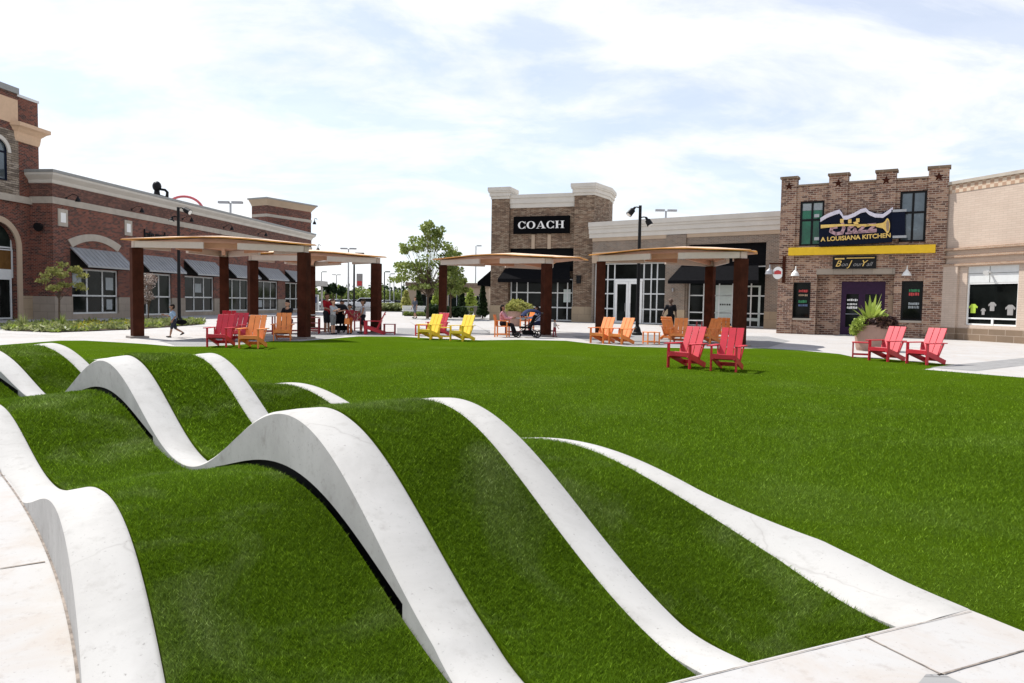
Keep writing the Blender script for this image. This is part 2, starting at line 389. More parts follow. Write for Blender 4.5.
    def build(s, name, mats, parent=None, smooth=False, bevel=0, fix=True):
        me = bpy.data.meshes.new(name); me.from_pydata(s.v, [], s.f)
        if not isinstance(mats, (list, tuple)): mats = [mats]
        for m in mats: me.materials.append(MT[m] if isinstance(m, str) else m)
        for p, i in zip(me.polygons, s.m): p.material_index = i
        if fix:
            bm = bmesh.new(); bm.from_mesh(me); bmesh.ops.recalc_face_normals(bm, faces=bm.faces); bm.to_mesh(me); bm.free()
        me.update()
        uvl = me.uv_layers.new(name='UVMap'); dat = np.zeros(len(me.loops) * 2, np.float32)
        for p in me.polygons:
            n = p.normal
            if abs(n.z) > .8:
                for li in p.loop_indices:
                    c = me.vertices[me.loops[li].vertex_index].co; dat[2 * li] = c.x; dat[2 * li + 1] = c.y
            else:
                l = math.hypot(n.x, n.y); tx, ty = -n.y / l, n.x / l
                for li in p.loop_indices:
                    c = me.vertices[me.loops[li].vertex_index].co; dat[2 * li] = c.x * tx + c.y * ty; dat[2 * li + 1] = c.z
        uvl.data.foreach_set('uv', dat)
        if smooth: me.polygons.foreach_set('use_smooth', [True] * len(me.polygons))
        o = bpy.data.objects.new(name, me); COL.objects.link(o)
        if parent: o.parent = parent
        if bevel:
            b = o.modifiers.new('bevel', 'BEVEL'); b.width = bevel; b.segments = 2; b.limit_method = 'ANGLE'; b.angle_limit = R(40)
        return o
def tag(o, label, cat, group=None):
    o['kind'] = 'thing'; o['label'] = label; o['category'] = cat
    if group: o['group'] = group
    return o
def thing(name, label, cat, loc=(0, 0, 0), rz=0.0, group=None):
    o = bpy.data.objects.new(name, None); COL.objects.link(o); o.empty_display_size = .3
    o.location = loc; o.rotation_euler = (0, 0, rz)
    return tag(o, label, cat, group)
def struct(o): o['kind'] = 'structure'; return o
def stuff(o): o['kind'] = 'stuff'; return o
def dup(root, loc, rz, label, group=None, scale=None):
    r = root.copy(); COL.objects.link(r); r.location = loc; r.rotation_euler = (0, 0, rz); r['label'] = label
    if group: r['group'] = group
    if scale: r.scale = (scale,) * 3
    for ch in list(root.children):
        c = ch.copy(); COL.objects.link(c); c.parent = r
        for g in list(ch.children):
            d = g.copy(); COL.objects.link(d); d.parent = c
    return r
def raw_mesh(name, V, tri, mat, parent=None, tint=None):
    me = bpy.data.meshes.new(name); nv = len(V); nf = len(tri); k = tri.shape[1]
    me.vertices.add(nv); me.vertices.foreach_set('co', np.ascontiguousarray(V, np.float32).ravel())
    me.loops.add(nf * k); me.loops.foreach_set('vertex_index', np.ascontiguousarray(tri, np.int32).ravel())
    me.polygons.add(nf); me.polygons.foreach_set('loop_start', np.arange(0, nf * k, k, dtype=np.int32))
    me.update(calc_edges=True)
    if tint is not None:
        a = me.attributes.new('tint', 'FLOAT', 'POINT'); a.data.foreach_set('value', np.ascontiguousarray(tint, np.float32))
    me.materials.append(MT[mat])
    o = bpy.data.objects.new(name, me); COL.objects.link(o)
    if parent: o.parent = parent
    return o
def leaves(name, mat, parent, clumps, size, seed=1, stretch=1.5, up=0.0):
    """clumps: (x,y,z,rx,ry,rz,count) -> many small leaf faces through the volume"""
    g = np.random.default_rng(seed); C = []; T = []
    for x, y, z, rx, ry, rz, n in clumps:
        d = g.normal(size=(n, 3)); d /= np.linalg.norm(d, axis=1)[:, None]
        rr = g.random(n) ** .45
        C.append(np.array([x, y, z]) + d * rr[:, None] * np.array([rx, ry, rz])); T.append(np.clip(g.normal(.5, .22, n) + g.normal(0, .12), 0, 1))
    C = np.concatenate(C); T = np.concatenate(T); n = len(C)
    a = g.normal(size=(n, 3)); a[:, 2] += up; a /= np.linalg.norm(a, axis=1)[:, None]
    b = g.normal(size=(n, 3)); b -= a * (a * b).sum(1)[:, None]; b /= np.linalg.norm(b, axis=1)[:, None]
    s = size * (.6 + .8 * g.random(n))[:, None]
    V = np.stack([C - a * s * stretch / 2, C + b * s / 2, C + a * s * stretch / 2, C - b * s / 2], 1).reshape(-1, 3)
    return raw_mesh(name, V, np.arange(n * 4).reshape(-1, 4), mat, parent, np.repeat(T, 4))
def text(name, body, size, mat, parent, u, y, z, depth=.02, align='CENTER', shear=0, sx=1.0, bold=0, rotx=90):
    c = bpy.data.curves.new(name, 'FONT'); c.body = body; c.size = size; c.extrude = depth; c.align_x = align; c.align_y = 'CENTER'; c.shear = shear; c.offset = bold
    t = bpy.data.objects.new(name, c); COL.objects.link(t)
    dg = bpy.context.evaluated_depsgraph_get(); me = bpy.data.meshes.new_from_object(t.evaluated_get(dg))
    bpy.data.objects.remove(t); me.materials.clear(); me.materials.append(MT[mat])
    o = bpy.data.objects.new(name, me); COL.objects.link(o); o.parent = parent
    o.location = (u, y, z); o.rotation_euler = (R(rotx), 0, 0); o.scale = (sx, 1, 1)
    return o

# ------------------------------------------------------------------ wave park: plan curves and height profiles
K0, K1, K2 = .0656725, -.01738808, .00184930
S0, TP, SK, PW = -.8675, 4.9131, -.06528, math.exp(.0289)
OFF = dict(A0=-2.642, AL=-2.626, AR=-2.374, BL=-1.449, BR=-1.176, CL=-.5015, CR=-.2725, DL=.700, DR=.890)
AMP = dict(A0=(0, 0, 0), AL=(.390, .414, .386), AR=(.367, .343, .371), BL=(.717, .707, .530), BR=(.779, .793, .646), CL=(.824, .804, .696), CR=(.833, .835, .727), DL=(.413, .383, .357), DR=(.335, .32, .345))
Z0 = dict(A0=0, AL=-.022, AR=.019, BL=.053, BR=.001, CL=-.034, CR=-.047, DL=-.034, DR=.03)
SS = np.linspace(-2.5, 19, 1076); DS = SS[1] - SS[0]
_sc = np.clip(SS, 0, 12); _k = K0 + K1 * _sc + K2 * _sc ** 2
_h = np.cumsum(_k) * DS; _h = _h - np.interp(0, SS, _h) + math.radians(122.023)
_X = np.cumsum(np.cos(_h)) * DS; _Y = np.cumsum(np.sin(_h)) * DS
_X += .80385 - np.interp(0, SS, _X); _Y += 3.74314 - np.interp(0, SS, _Y)
def plan(s, off):
    h = np.interp(s, SS, _h)
    return np.interp(s, SS, _X) + np.sin(h) * off, np.interp(s, SS, _Y) - np.cos(h) * off
def wv(s, off):
    ph = (s - S0 - SK * off) / TP
    w = ((1 - np.cos(2 * np.pi * ph)) / 2) ** PW
    return np.where(ph < 0, 0, w), np.clip(np.floor(ph), 0, 2).astype(int)
def prof(e, s):
    w, n = wv(s, OFF[e]); return Z0[e] + np.array(AMP[e])[n] * w
def zmix(s, off, table):
    """height at any offset, from (offset, z0, amps) rows"""
    offs = np.array([r[0] for r in table]); out = np.zeros_like(s)
    w, n = wv(s, off)
    z0 = np.interp(off, offs, [r[1] for r in table])
    am = np.zeros_like(s)
    for k in range(3):
        a = np.interp(off, offs, [r[2][k] for r in table]); am = np.where(n == k, a, am)
    return z0 + am * w
def send(off): return -.87 - .08 * (off + .4)
def eoff(e, s):
    """edge offset; the outermost curb flares where it runs out on the pavement"""
    o = np.full_like(np.asarray(s, float), OFF[e])
    if e == 'DR': o = o + .20 * np.clip((.55 - s) / .75, 0, 1) ** 1.5
    if e == 'DL': o = o - .10 * np.clip((-.2 - s) / .75, 0, 1)
    return o
SFAR = 16.2
ZP = .0     # pavement level

# turf surfaces between the strips: (edge offset, level there, crest heights)
TURF = {
 'G1': [(OFF['AR'], .012, (.352, .330, .356)), (OFF['BL'] + .0, .0, (.382, .392, .345))],
 'G2': [(OFF['BR'], .0, (.775, .79, .64)), (OFF['CL'], -.036, (.82, .80, .69))],
 'G3': [(OFF['CR'], -.03, (.46, .44, .42)), (OFF['DL'], -.042, (.398, .368, .34))],
}
def ripple(x, y):
    return .006 * np.sin(2.1 * x + 1.3 * y) + .005 * np.sin(-3.3 * x + 2.7 * y + 1)

SL = []
STRIP_LABEL = {
 'A': 'low innermost wavy white concrete curb beside the pale pavement at bottom left',
 'B': 'tall wavy white concrete curb with shade-greyed side face and black slots over the turf',
 'C': 'narrow wavy white concrete curb third from the pavement between two turf strips',
 'D': 'low outermost wavy white concrete curb beside the open lawn'}
def make_strip(n):
    l, r = n + 'L', n + 'R'
    s0 = send((OFF[l] + OFF[r]) / 2)
    s = np.linspace(s0, SFAR, 460)
    # ends follow the straight end line
    def edge(e, shift):
        sh = send(OFF[e]) - s0
        ss = s + sh * np.clip(1 - (s - s0) / .8, 0, 1)
        x, y = plan(ss, eoff(e, ss) + shift); k_ = np.clip((s - s0) / .5, 0, 1); z = prof(e, ss); return x, y, z * k_ + np.maximum(.002, z * .1) * (1 - k_), ss
    root = thing('wave_curb', STRIP_LABEL[n], 'concrete curb', (0, 0, 0), group='wavy concrete curbs of the turf waves')
    b = .018
    xl, yl, zl, sl_ = edge(l, 0); xl2, yl2, _, _ = edge(l, b)
    xr, yr, zr, sr_ = edge(r, 0); xr2, yr2, _, _ = edge(r, -b)
    ms = zl * .5 + zr * .5
    b2 = .018; bz = [.004 if q_ < 12 else b2 for q_ in range(len(s))]
    P = [[(xl[i], yl[i], zl[i] - b), (xl2[i], yl2[i], zl[i] - .003), ((xl2[i] * .5 + xr2[i] * .5), (yl2[i] * .5 + yr2[i] * .5), ms[i] + .001), (xr2[i], yr2[i], zr[i] - .003), (xr[i], yr[i], zr[i] - b)] for i in range(len(s))]
    m = MB(); m.grid(P)
    m.build('top_surface', 'wave_concrete', root, smooth=True)
    # side faces
    f = MB(); gap_q = []; gap_s = []
    for side, (x, y, z, ss, off) in {'l': (xl, yl, zl, sl_, OFF[l]), 'r': (xr, yr, zr, sr_, OFF[r])}.items():
        low = np.full_like(ss, -.12)
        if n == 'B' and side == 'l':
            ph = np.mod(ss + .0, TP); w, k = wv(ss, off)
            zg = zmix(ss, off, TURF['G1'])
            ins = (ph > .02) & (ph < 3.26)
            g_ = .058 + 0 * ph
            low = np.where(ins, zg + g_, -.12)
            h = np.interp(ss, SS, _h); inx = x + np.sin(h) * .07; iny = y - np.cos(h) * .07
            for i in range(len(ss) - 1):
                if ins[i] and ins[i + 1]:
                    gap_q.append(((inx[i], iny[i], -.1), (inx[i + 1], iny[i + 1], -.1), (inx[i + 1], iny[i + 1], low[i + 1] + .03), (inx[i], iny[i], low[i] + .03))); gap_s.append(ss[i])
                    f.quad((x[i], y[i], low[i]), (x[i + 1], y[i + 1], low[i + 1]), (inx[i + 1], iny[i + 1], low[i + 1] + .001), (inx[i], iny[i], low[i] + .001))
        if n == 'A' and side == 'l':
            low = np.full_like(ss, -.02)
        for i in range(len(ss) - 1):
            lo0, lo1 = low[i], low[i + 1]
            if (lo0 < -.1) != (lo1 < -.1): lo0 = lo1 = -.12
            f.quad((x[i], y[i], lo0), (x[i + 1], y[i + 1], lo1), (x[i + 1], y[i + 1], z[i + 1] - b), (x[i], y[i], z[i] - b))
    # closed ends
    for i in (0, -1):
        f.quad((xl[i], yl[i], -.12), (xr[i], yr[i], -.12), (xr[i], yr[i], zr[i] - b), (xl[i], yl[i], zl[i] - b))
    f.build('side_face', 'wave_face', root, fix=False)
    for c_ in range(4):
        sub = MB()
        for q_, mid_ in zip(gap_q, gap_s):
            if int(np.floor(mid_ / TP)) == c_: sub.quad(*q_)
        if sub.f: sub.build('rubber_slot', 'rubber', root, fix=False)  # black rubber backing set in behind the slot
    if n == 'A':   # dirty seam between curb and pavement
        j = MB(); x0, y0 = plan(sl_, OFF['AL'] - .012)
        for i in range(0, len(s) - 2, 2):
            j.quad((xl[i], yl[i], .004), (xl[i + 2], yl[i + 2], .004), (x0[i + 2], y0[i + 2], .004), (x0[i], y0[i], .004))
        j.build('base_seam', 'joint', root, fix=False)
    return root
for n in 'ABCD': make_strip(n)

def blade_mesh(name, P, Nn, d, parent, seed, hmul=.55):
    g = np.random.default_rng(seed); n = len(P)
    sc = np.clip(d / 5.0, .62, 1.9)
    ht = (.030 + .020 * g.random(n)) * hmul * np.clip(sc, .8, 1.35)
    wd = .0030 * (.7 + .7 * g.random(n)) * sc
    a = g.random(n) * 2 * np.pi; lean = .5 + 1.0 * g.random(n)
    la = g.random(n) * 2 * np.pi
    up = Nn * .55 + np.array([0, 0, .45]); up /= np.linalg.norm(up, axis=1)[:, None]
    tip = P + up * ht[:, None] + np.stack([np.cos(la), np.sin(la), np.zeros(n)], 1) * (ht * lean)[:, None]
    side = np.stack([np.cos(a), np.sin(a), np.zeros(n)], 1) * (wd / 2)[:, None]
    base_ = P - up * .006
    mid = base_ * .45 + tip * .55 + up * (ht * .12)[:, None]
    V = np.stack([base_ - side, base_ + side, mid + side * .8, tip, mid - side * .8], 1).reshape(-1, 3)
    k = np.arange(n)[:, None] * 5
    tri = np.concatenate([k + np.array([[0, 1, 2]]), k + np.array([[0, 2, 4]]), k + np.array([[4, 2, 3]])])
    t = np.clip(g.normal(.5, .25, n), 0, 1)
    return stuff(raw_mesh(name, V, tri, 'hump_blade' if name == 'turf_blades' else 'blade', parent, np.repeat(t, 5)))
TL = {'G1': 'undulating artificial turf strip at left beside the low innermost concrete curb',
      'G2': 'tall undulating artificial turf strip in the middle of the turf waves',
      'G3': 'low undulating artificial turf strip nearest the open lawn'}
def make_turf(k, seed):
    tb = TURF[k]; o0, o1 = tb[0][0] + .004, tb[1][0] - .004
    root = thing('turf_strip', TL[k], 'turf strip', (0, 0, 0), group='undulating turf strips of the turf waves')
    nj = 9; offs = np.linspace(o0, o1, nj)
    def pt(s, off):
        s = s + (send(off)) * 0
        x, y = plan(s, off); w, _ = wv(s, off)
        return x, y, zmix(s, off, tb) + ripple(x, y) + .004
    rows = []
    ns_ = 330; base_s = np.linspace(0, 1, ns_)
    for off in offs:
        s = send(off) + .01 + base_s * (SFAR - send(off))
        if k == 'G3': off = off - .10 * np.clip((-.2 - s) / .75, 0, 1) * (off - o0) / (o1 - o0)
        x, y, z = pt(s, off); rows.append(np.stack([x, y, z], 1))
    P = np.array(rows).transpose(1, 0, 2)
    m = MB(); m.grid(P); m.build('turf_base', 'hump_turf', root, smooth=True)
    e = MB()   # closed end towards the pavement
    for j in range(nj - 1):
        a, b = P[0][j], P[0][j + 1]; e.quad((a[0], a[1], -.05), (b[0], b[1], -.05), b, a)
    for i in range(ns_ - 1):   # side skirt, left
        for j in (0, nj - 1):
            a, b = P[i][j], P[i + 1][j]; e.quad((a[0], a[1], a[2] - .12), (b[0], b[1], b[2] - .12), b, a)
    e.build('turf_edge', 'hump_turf', root, fix=False)
    # blades
    g = np.random.default_rng(seed); n = 1100000
    off = o0 + .008 + (o1 - o0 - .022) * g.random(n); s = g.random(n) * (SFAR - 1.5 + 1.0) - 1.0
    ok = (s > -.87 - .08 * (off + .4) + .012) & (off < o1 - .10 * np.clip((-.2 - s) / .75, 0, 1) * (tb[1][0] > .5))
    off, s = off[ok], s[ok]
    x = np.empty_like(s); y = np.empty_like(s)
    h = np.interp(s, SS, _h); x = np.interp(s, SS, _X) + np.sin(h) * off; y = np.interp(s, SS, _Y) - np.cos(h) * off
    d = np.hypot(x, y)
    area = (SFAR - .6) * (o1 - o0); dens0 = n / area
    want = np.clip(34000 * (3.0 / d) ** 1.75, 500, 34000)
    keep = (g.random(len(s)) < want / dens0) & (y > .8) & (np.abs(x) < y * .9 + 1.2)
    off, s, x, y, d = off[keep], s[keep], x[keep], y[keep], d[keep]
    def zz(s, off):
        offs_ = [r[0] for r in tb]
        ph = (s - S0 - SK * off) / TP; w = np.where(ph < 0, 0, ((1 - np.cos(2 * np.pi * ph)) / 2) ** PW); kk = np.clip(np.floor(ph), 0, 2).astype(int)
        t = (off - offs_[0]) / (offs_[1] - offs_[0]); A0 = np.array(tb[0][2])[kk]; A1 = np.array(tb[1][2])[kk]
        return tb[0][1] * (1 - t) + tb[1][1] * t + (A0 * (1 - t) + A1 * t) * w
    z = zz(s, off) + ripple(x, y) + .004
    dz = (zz(s + .02, off) - zz(s - .02, off)) / .04
    h = np.interp(s, SS, _h)
    Nn = np.stack([-np.cos(h) * dz, -np.sin(h) * dz, np.ones_like(dz)], 1); Nn /= np.linalg.norm(Nn, axis=1)[:, None]
    blade_mesh('turf_blades', np.stack([x, y, z], 1), Nn, d, root, seed + 1)
for i, k in enumerate(('G1', 'G2', 'G3')): make_turf(k, 20 + i)

# ------------------------------------------------------------------ lawn, plaza, road
sD = np.linspace(send(OFF['DR']), SFAR, 120); dx, dy = plan(sD, eoff('DR', sD) - .01)
far_px = [(0, 345), (60, 340.5), (85, 340.5), (120, 342.4), (146, 344), (173, 346.3), (204, 346.3), (240, 344.5), (271, 341), (300, 341), (329, 338.7), (358.6, 336.3), (397.7, 336.3), (432, 338.4), (480, 340.2), (520, 339.7), (566, 340.7), (590, 343.5), (626.6, 346.4), (655, 347.2), (700, 348.2), (765, 348.3), (800, 350.3), (840, 354), (853, 356.8), (880, 358.4), (915, 361.5), (955, 364.8), (924, 369.4), (1024, 377.6)]
lawn = [Vector((x, y, 0)) for x, y in zip(dx, dy)]
lawn += [Vector((-13.0, 14.6, 0)), Vector((-17.5, 17.0, 0)), Vector((-17.5, 19.4, 0))]
lawn += [G(*p) for p in far_px]
pe = G(1024, 377.6); lawn += [Vector((pe.x + 5, pe.y - 2.2, 0)), Vector((pe.x + 6, 4, 0)), Vector((8, 3.4, 0))]
lawn += [G(1024, 631.5), G(992, 618.5), G(964, 607.6)]
def fill_poly(name, loops, mat, z, sub=None):
    bm = bmesh.new()
    for lp in loops:
        vs_ = [bm.verts.new((p[0], p[1], z)) for p in lp]
        for i in range(len(vs_)): bm.edges.new((vs_[i], vs_[(i + 1) % len(vs_)]))
    bmesh.ops.triangle_fill(bm, use_beauty=True, use_dissolve=False, edges=bm.edges[:])
    for f in bm.faces:
        if f.normal.z < 0: f.normal_flip()
    me = bpy.data.meshes.new(name); bm.to_mesh(me); bm.free()
    uvl = me.uv_layers.new(name='UVMap')
    for l in me.loops:
        c = me.vertices[l.vertex_index].co; uvl.data[l.index].uv = (c.x, c.y)
    me.materials.append(MT[mat]); o = bpy.data.objects.new(name, me); COL.objects.link(o); return o
lawn_o = struct(fill_poly('lawn', [lawn], 'turf', .0))
# outline of waves + lawn, cut out of the plaza
sA = np.linspace(send(OFF['AL']), SFAR, 120); ax, ay = plan(sA, OFF['AL'] + .01)
edge_end = [Vector((*plan(np.array(send(o) + .012), o), 0)) for o in np.linspace(OFF['AL'], 1.06, 12)]
hole = [Vector((x, y, 0)) for x, y in zip(ax, ay)] + [Vector((x, y, 0)) for x, y in zip(dx[::-1][:1], dy[::-1][:1])]
hole += lawn[120:] + edge_end[::-1][1:-1]
out = [Vector((-900, -60, 0)), Vector((900, -60, 0)), Vector((900, 2400, 0)), Vector((-900, 2400, 0))]
plaza = struct(fill_poly('plaza_pavement', [out, hole], 'pave', 0.0))
# sub-soil beneath the waves so nothing is open
so_ = MB(); so_.quad((-40, -2, -.3), (40, -2, -.3), (40, 60, -.3), (-40, 60, -.3)); struct(so_.build('ground', 'soil', None, fix=False))

def sheet(name, pts, mat, z=.004): return struct(fill_poly(name, [pts], mat, z))
sheet('paver_band', [G(572, 336), G(640, 334.5), G(700, 335.5), G(768, 336.5), G(790, 341), G(768, 347.6), G(700, 347.6), G(655, 346.6), G(626, 345.7), G(592, 342.6)], 'paver')  # grey pavers, with the shelter's shade drawn into the same sheet
sheet('paver_band', [G(930, 367.6), G(957, 364.6), G(1024, 358), Vector((24, 19, 0)), Vector((24, 17, 0)), G(1024, 365.5), G(975, 371.2)], 'paver')
sheet('paver_band', [G(160, 341), G(215, 338), G(330, 334), G(345, 336), G(329, 338.2), G(300, 340.4), G(271, 340.4), G(240, 344), G(204, 345.7), G(175, 345.5)], 'paver')
sheet('paver_band', [G(397, 328), G(490, 330), G(490, 335), G(440, 336), G(397, 333)], 'paver')
sheet('paver_patch', [G(905, 700), G(926, 675), G(944, 675.2), G(975, 690), G(975, 700)], 'paver')
sheet('parking_lot', [Vector((-120, 88, 0)), Vector((-8, 88, 0)), Vector((20, 150, 0)), Vector((20, 260, 0)), Vector((-160, 260, 0))], 'road')
jm = MB()
def joint(a, b, w=.012):
    a = Vector((a.x, a.y, 0)); b = Vector((b.x, b.y, 0)); d = (b - a).normalized(); n = Vector((-d.y, d.x, 0)) * w / 2
    k = max(1, int((b - a).length / .15)); L = []
    for i in range(k + 1):
        p = a.lerp(b, i / k) + n * random.uniform(-.25, .25); ww = random.uniform(.6, 1.3)
        L.append([tuple(p - n * ww + Vector((0, 0, .004))), tuple(p + n * ww + Vector((0, 0, .004)))])
    jm.grid(L)
for q_ in range(11):
    a_, b_ = [Vector((*plan(np.array(send(o) - .006), o), 0)) for o in (1.05 - q_ * .34, 1.05 - q_ * .34 - .34)]; joint(a_, b_, .005)
joint(G(865, 637), G(944, 676), .008); joint(G(938, 676), G(1060, 640), .009)
joint(G(0, 569), G(45, 562), .014); joint(G(-120, 480), G(8, 476), .012); joint(G(20, 740), G(60, 733), .012)
joint(G(936, 349), G(1060, 356), .03); joint(G(800, 341), G(936, 349), .03); joint(G(0, 337), G(128, 338), .03)
for x0 in (410, 470): joint(G(x0, 322), G(x0 + 20, 333), .03)
joint(G(345, 326), G(490, 328), .03); joint(G(0, 333.5), G(60, 336), .03)
struct(jm.build('pavement_joints', 'joint', None, fix=False))

# lawn blades where they are big enough to see
g = np.random.default_rng(5)
poly = np.array([(p.x, p.y) for p in lawn]); n = 4200000
q = np.stack([g.uniform(-14, 19, n), g.uniform(2.5, 24, n)], 1)
d = np.hypot(q[:, 0], q[:, 1])
keep = (g.random(n) < np.clip(15000 * (3.6 / d) ** 1.75, 60, 15000) * np.clip((24 - d) / 15, 0, 1) / (n / (33 * 21.5))) & (np.abs(q[:, 0]) < q[:, 1] * .82 + .8)
q, d = q[keep], d[keep]
ins = np.zeros(len(q), bool); j = len(poly) - 1
for i in range(len(poly)):
    xi, yi = poly[i]; xj, yj = poly[j]
    c = ((yi > q[:, 1]) != (yj > q[:, 1])) & (q[:, 0] < (xj - xi) * (q[:, 1] - yi) / (yj - yi + 1e-12) + xi)
    ins ^= c; j = i
q, d = q[ins], d[ins]
blade_mesh('lawn_blades', np.c_[q, np.full(len(q), .0)], np.tile([0, 0, 1.0], (len(q), 1)), d, lawn_o, 9, .45)

# ================================================================== BUILDINGS
def building(name, label, cat, fr): 
    return thing(name, label, cat, fr.o, fr.ang)
def wall_cells(m, u0, u1, z0, z1, ops, y=0.0, rev=.2):
    us = sorted({u0, u1, *[o[0] for o in ops], *[o[1] for o in ops]}); zs = sorted({z0, z1, *[o[2] for o in ops], *[o[3] for o in ops]})
    us = [u for u in us if u0 <= u <= u1]; zs = [z for z in zs if z0 <= z <= z1]
    for i in range(len(us) - 1):
        for j in range(len(zs) - 1):
            cu, cz = (us[i] + us[i + 1]) / 2, (zs[j] + zs[j + 1]) / 2
            if any(o[0] < cu < o[1] and o[2] < cz < o[3] for o in ops): continue
            m.quad((us[i], y, zs[j]), (us[i + 1], y, zs[j]), (us[i + 1], y, zs[j + 1]), (us[i], y, zs[j + 1]))
    for a, b, c, d in ops:
        a, b, c, d = max(a, u0), min(b, u1), max(c, z0), min(d, z1)
        if a >= b or c >= d: continue
        for p, q in (((a, c), (a, d)), ((b, c), (b, d)), ((a, d), (b, d)), ((a, c), (b, c))):
            m.quad((p[0], y, p[1]), (q[0], y, q[1]), (q[0], y + rev, q[1]), (p[0], y + rev, p[1]))
def wall(name, mat, root, u0, u1, z0, z1, ops=(), y=0.0, rev=.2, shell=True, depth=9.0, yb=None):
    m = MB(); wall_cells(m, u0, u1, z0, z1, ops, y, rev)
    if shell:
        yb = yb or y + rev + .12
        m.box(u0 + .003, u1 - .003, yb, y + depth, max(z0, -.1), z1 - .01)
        for u in (u0, u1): m.quad((u, y, z0), (u, yb + .1, z0), (u, yb + .1, z1), (u, y, z1))
        m.quad((u0, y, z1), (u1, y, z1), (u1, yb + .1, z1), (u0, yb + .1, z1))
    return m.build(name, mat, root, fix=False)
def window(root, u0, u1, z0, z1, cols, rows, y=.14, fm='alu', gm='glass', bar=.06, name='window'):
    """frame bars with one pane mesh behind; cols/rows are the inner mullion positions"""
    m = MB()
    cs = [u0 + bar / 2] + list(cols) + [u1 - bar / 2]; rs = [z0 + bar / 2] + list(rows) + [z1 - bar / 2]
    for c in cs: m.box(c - bar / 2, c + bar / 2, y - .05, y + .04, z0, z1)
    for r_ in rs:
        for a, b in zip(cs[:-1], cs[1:]): m.box(a + bar / 2 + .001, b - bar / 2 - .001, y - .045, y + .035, r_ - bar / 2, r_ + bar / 2)
    f = m.build(name, fm, root)
    p = MB(); p.quad((u0 + .01, y, z0 + .01), (u1 - .01, y, z0 + .01), (u1 - .01, y, z1 - .01), (u0 + .01, y, z1 - .01))
    p.build('pane', gm, f, fix=False)
    return f
def course(root, name, mat, u0, u1, z0, z1, y0, y1, bevel=0):
    m = MB(); m.box(u0, u1, y0, y1, z0, z1); return m.build(name, mat, root, bevel=bevel)
def cornice(root, mat, u0, u1, prof_, name='cornice', ret=None, depth=.5):
    """prof_: (out, z) points from bottom to top, returned along both ends"""
    m = MB(); o = prof_[-1][0]
    P = []
    for out, z in prof_:
        P.append([(u0 - out, depth, z), (u0 - out, -out, z), (u1 + out, -out, z), (u1 + out, depth, z)])
    m.grid(P); t = prof_[-1]
    m.quad(*P[-1]); m.quad(*P[0][::-1])
    return m.build(name, mat, root, fix=False)
def awning(root, u0, u1, z0, z1, out, mat, flare=0.0, valance=.15, seams=False, sides=True, y=0.0):
    m = MB(); a, b = (u0 - flare, u1 + flare)
    t = .04
    m.quad((u0, y, z1), (u1, y, z1), (b, y - out, z0), (a, y - out, z0))
    m.quad((u0, y, z1 - t), (u1, y, z1 - t), (b, y - out + .03, z0 - t), (a, y - out + .03, z0 - t))
    m.quad((a, y - out, z0), (b, y - out, z0), (b, y - out, z0 - valance), (a, y - out, z0 - valance))
    m.quad((a, y - out + .03, z0 - t), (b, y - out + .03, z0 - t), (b, y - out + .02, z0 - valance), (a, y - out + .02, z0 - valance))
    m.quad((a, y - out, z0 - valance), (b, y - out, z0 - valance), (b, y - out + .02, z0 - valance), (a, y - out + .02, z0 - valance))
    if sides:
        for e, f in ((a, u0), (b, u1)):
            m.quad((f, y, z1), (e, y - out, z0), (e, y - out, z0 - valance), (f, y, z0 - valance + .05))
    else:
        for e, f in ((a, u0), (b, u1)): m.quad((f, y, z1), (e, y - out, z0), (e, y - out + .03, z0 - t), (f, y, z1 - t))
    if seams:
        k = int((u1 - u0) / .40)
        for i in range(k + 1):
            u = u0 + .02 + (u1 - u0 - .04) * i / k; e = a + .02 + (b - a - .04) * i / k
            m.obox((u, y - .01, z1 + .015), (e, y - out, z0 + .015), .035, .04)
    return m.build('awning', mat, root, fix=False)
def gooseneck(fr, u, z, mat, label, group, out=.75, side=False, cone=.16, rise=.25):
    p = fr.w(u, -.005, z); r_ = thing('wall_lamp', label, 'wall lamp', p, fr.ang, group)
    m = MB(); m.tube([(0, 0, 0), (0, -.12, .10), (0, -out * .55, rise), (0, -out * .9, rise * .8), (0, -out, rise * .3)], .018, 8); m.box(-.06, .06, -.03, 0, -.08, .08)
    m.build('arm', mat, r_)
    s = MB(); s.lathe([(cone, -.16), (cone * .75, -.02), (cone * .35, .08), (.04, .14)], 14, (0, -out, rise * .3 - .10)); s.build('lamp_shade', mat, r_, smooth=False)
    return r_

# ------------------------------------------------ long red brick shop row at left
cL = G(54.5, 319.7); vd = ray(597, 303.4); vd = Vector((vd.x, vd.y, 0)).normalized()
FL = Frame(cL, cL + vd * 37.9)
LL = FL.len
bl = building('brick_shop_row', 'long red brick shop row at left with pale bands and grey metal awnings', 'shop building', FL)
pit = 5.95; w0 = 1.45; WW = 4.2
ops = [(w0 + pit * i, w0 + pit * i + WW, .12 if i in (1,) else .30, 3.06) for i in range(6)]
wall('wall', 'brick_red', bl, 0, LL, 1.36, 6.70, [(a, b, max(c, 1.36), d) for a, b, c, d in ops], depth=14)
m = MB(); wall_cells(m, -.003, LL + .003, 0, 1.36, [(a, b, c, 1.36) for a, b, c, d in ops], -.05, .25)
m.quad((0, -.05, 1.36), (LL, -.05, 1.36), (LL, 0, 1.36), (0, 0, 1.36)); m.box(0, LL, .3, 14, -.1, 1.35)
m.quad((-.003, -.05, 0), (-.003, 1.6, 0), (-.003, 1.6, 1.36), (-.003, -.05, 1.36)); m.quad((0, -.05, 1.36), (0, 1.6, 1.36), (.01, 1.6, 1.36), (.01, -.05, 1.36))
m.build('stone_base', 'block_pale', bl, fix=False)
course(bl, 'stone_band', 'lime', -.05, LL + .05, 6.70, 7.08, -.06, 13.9)
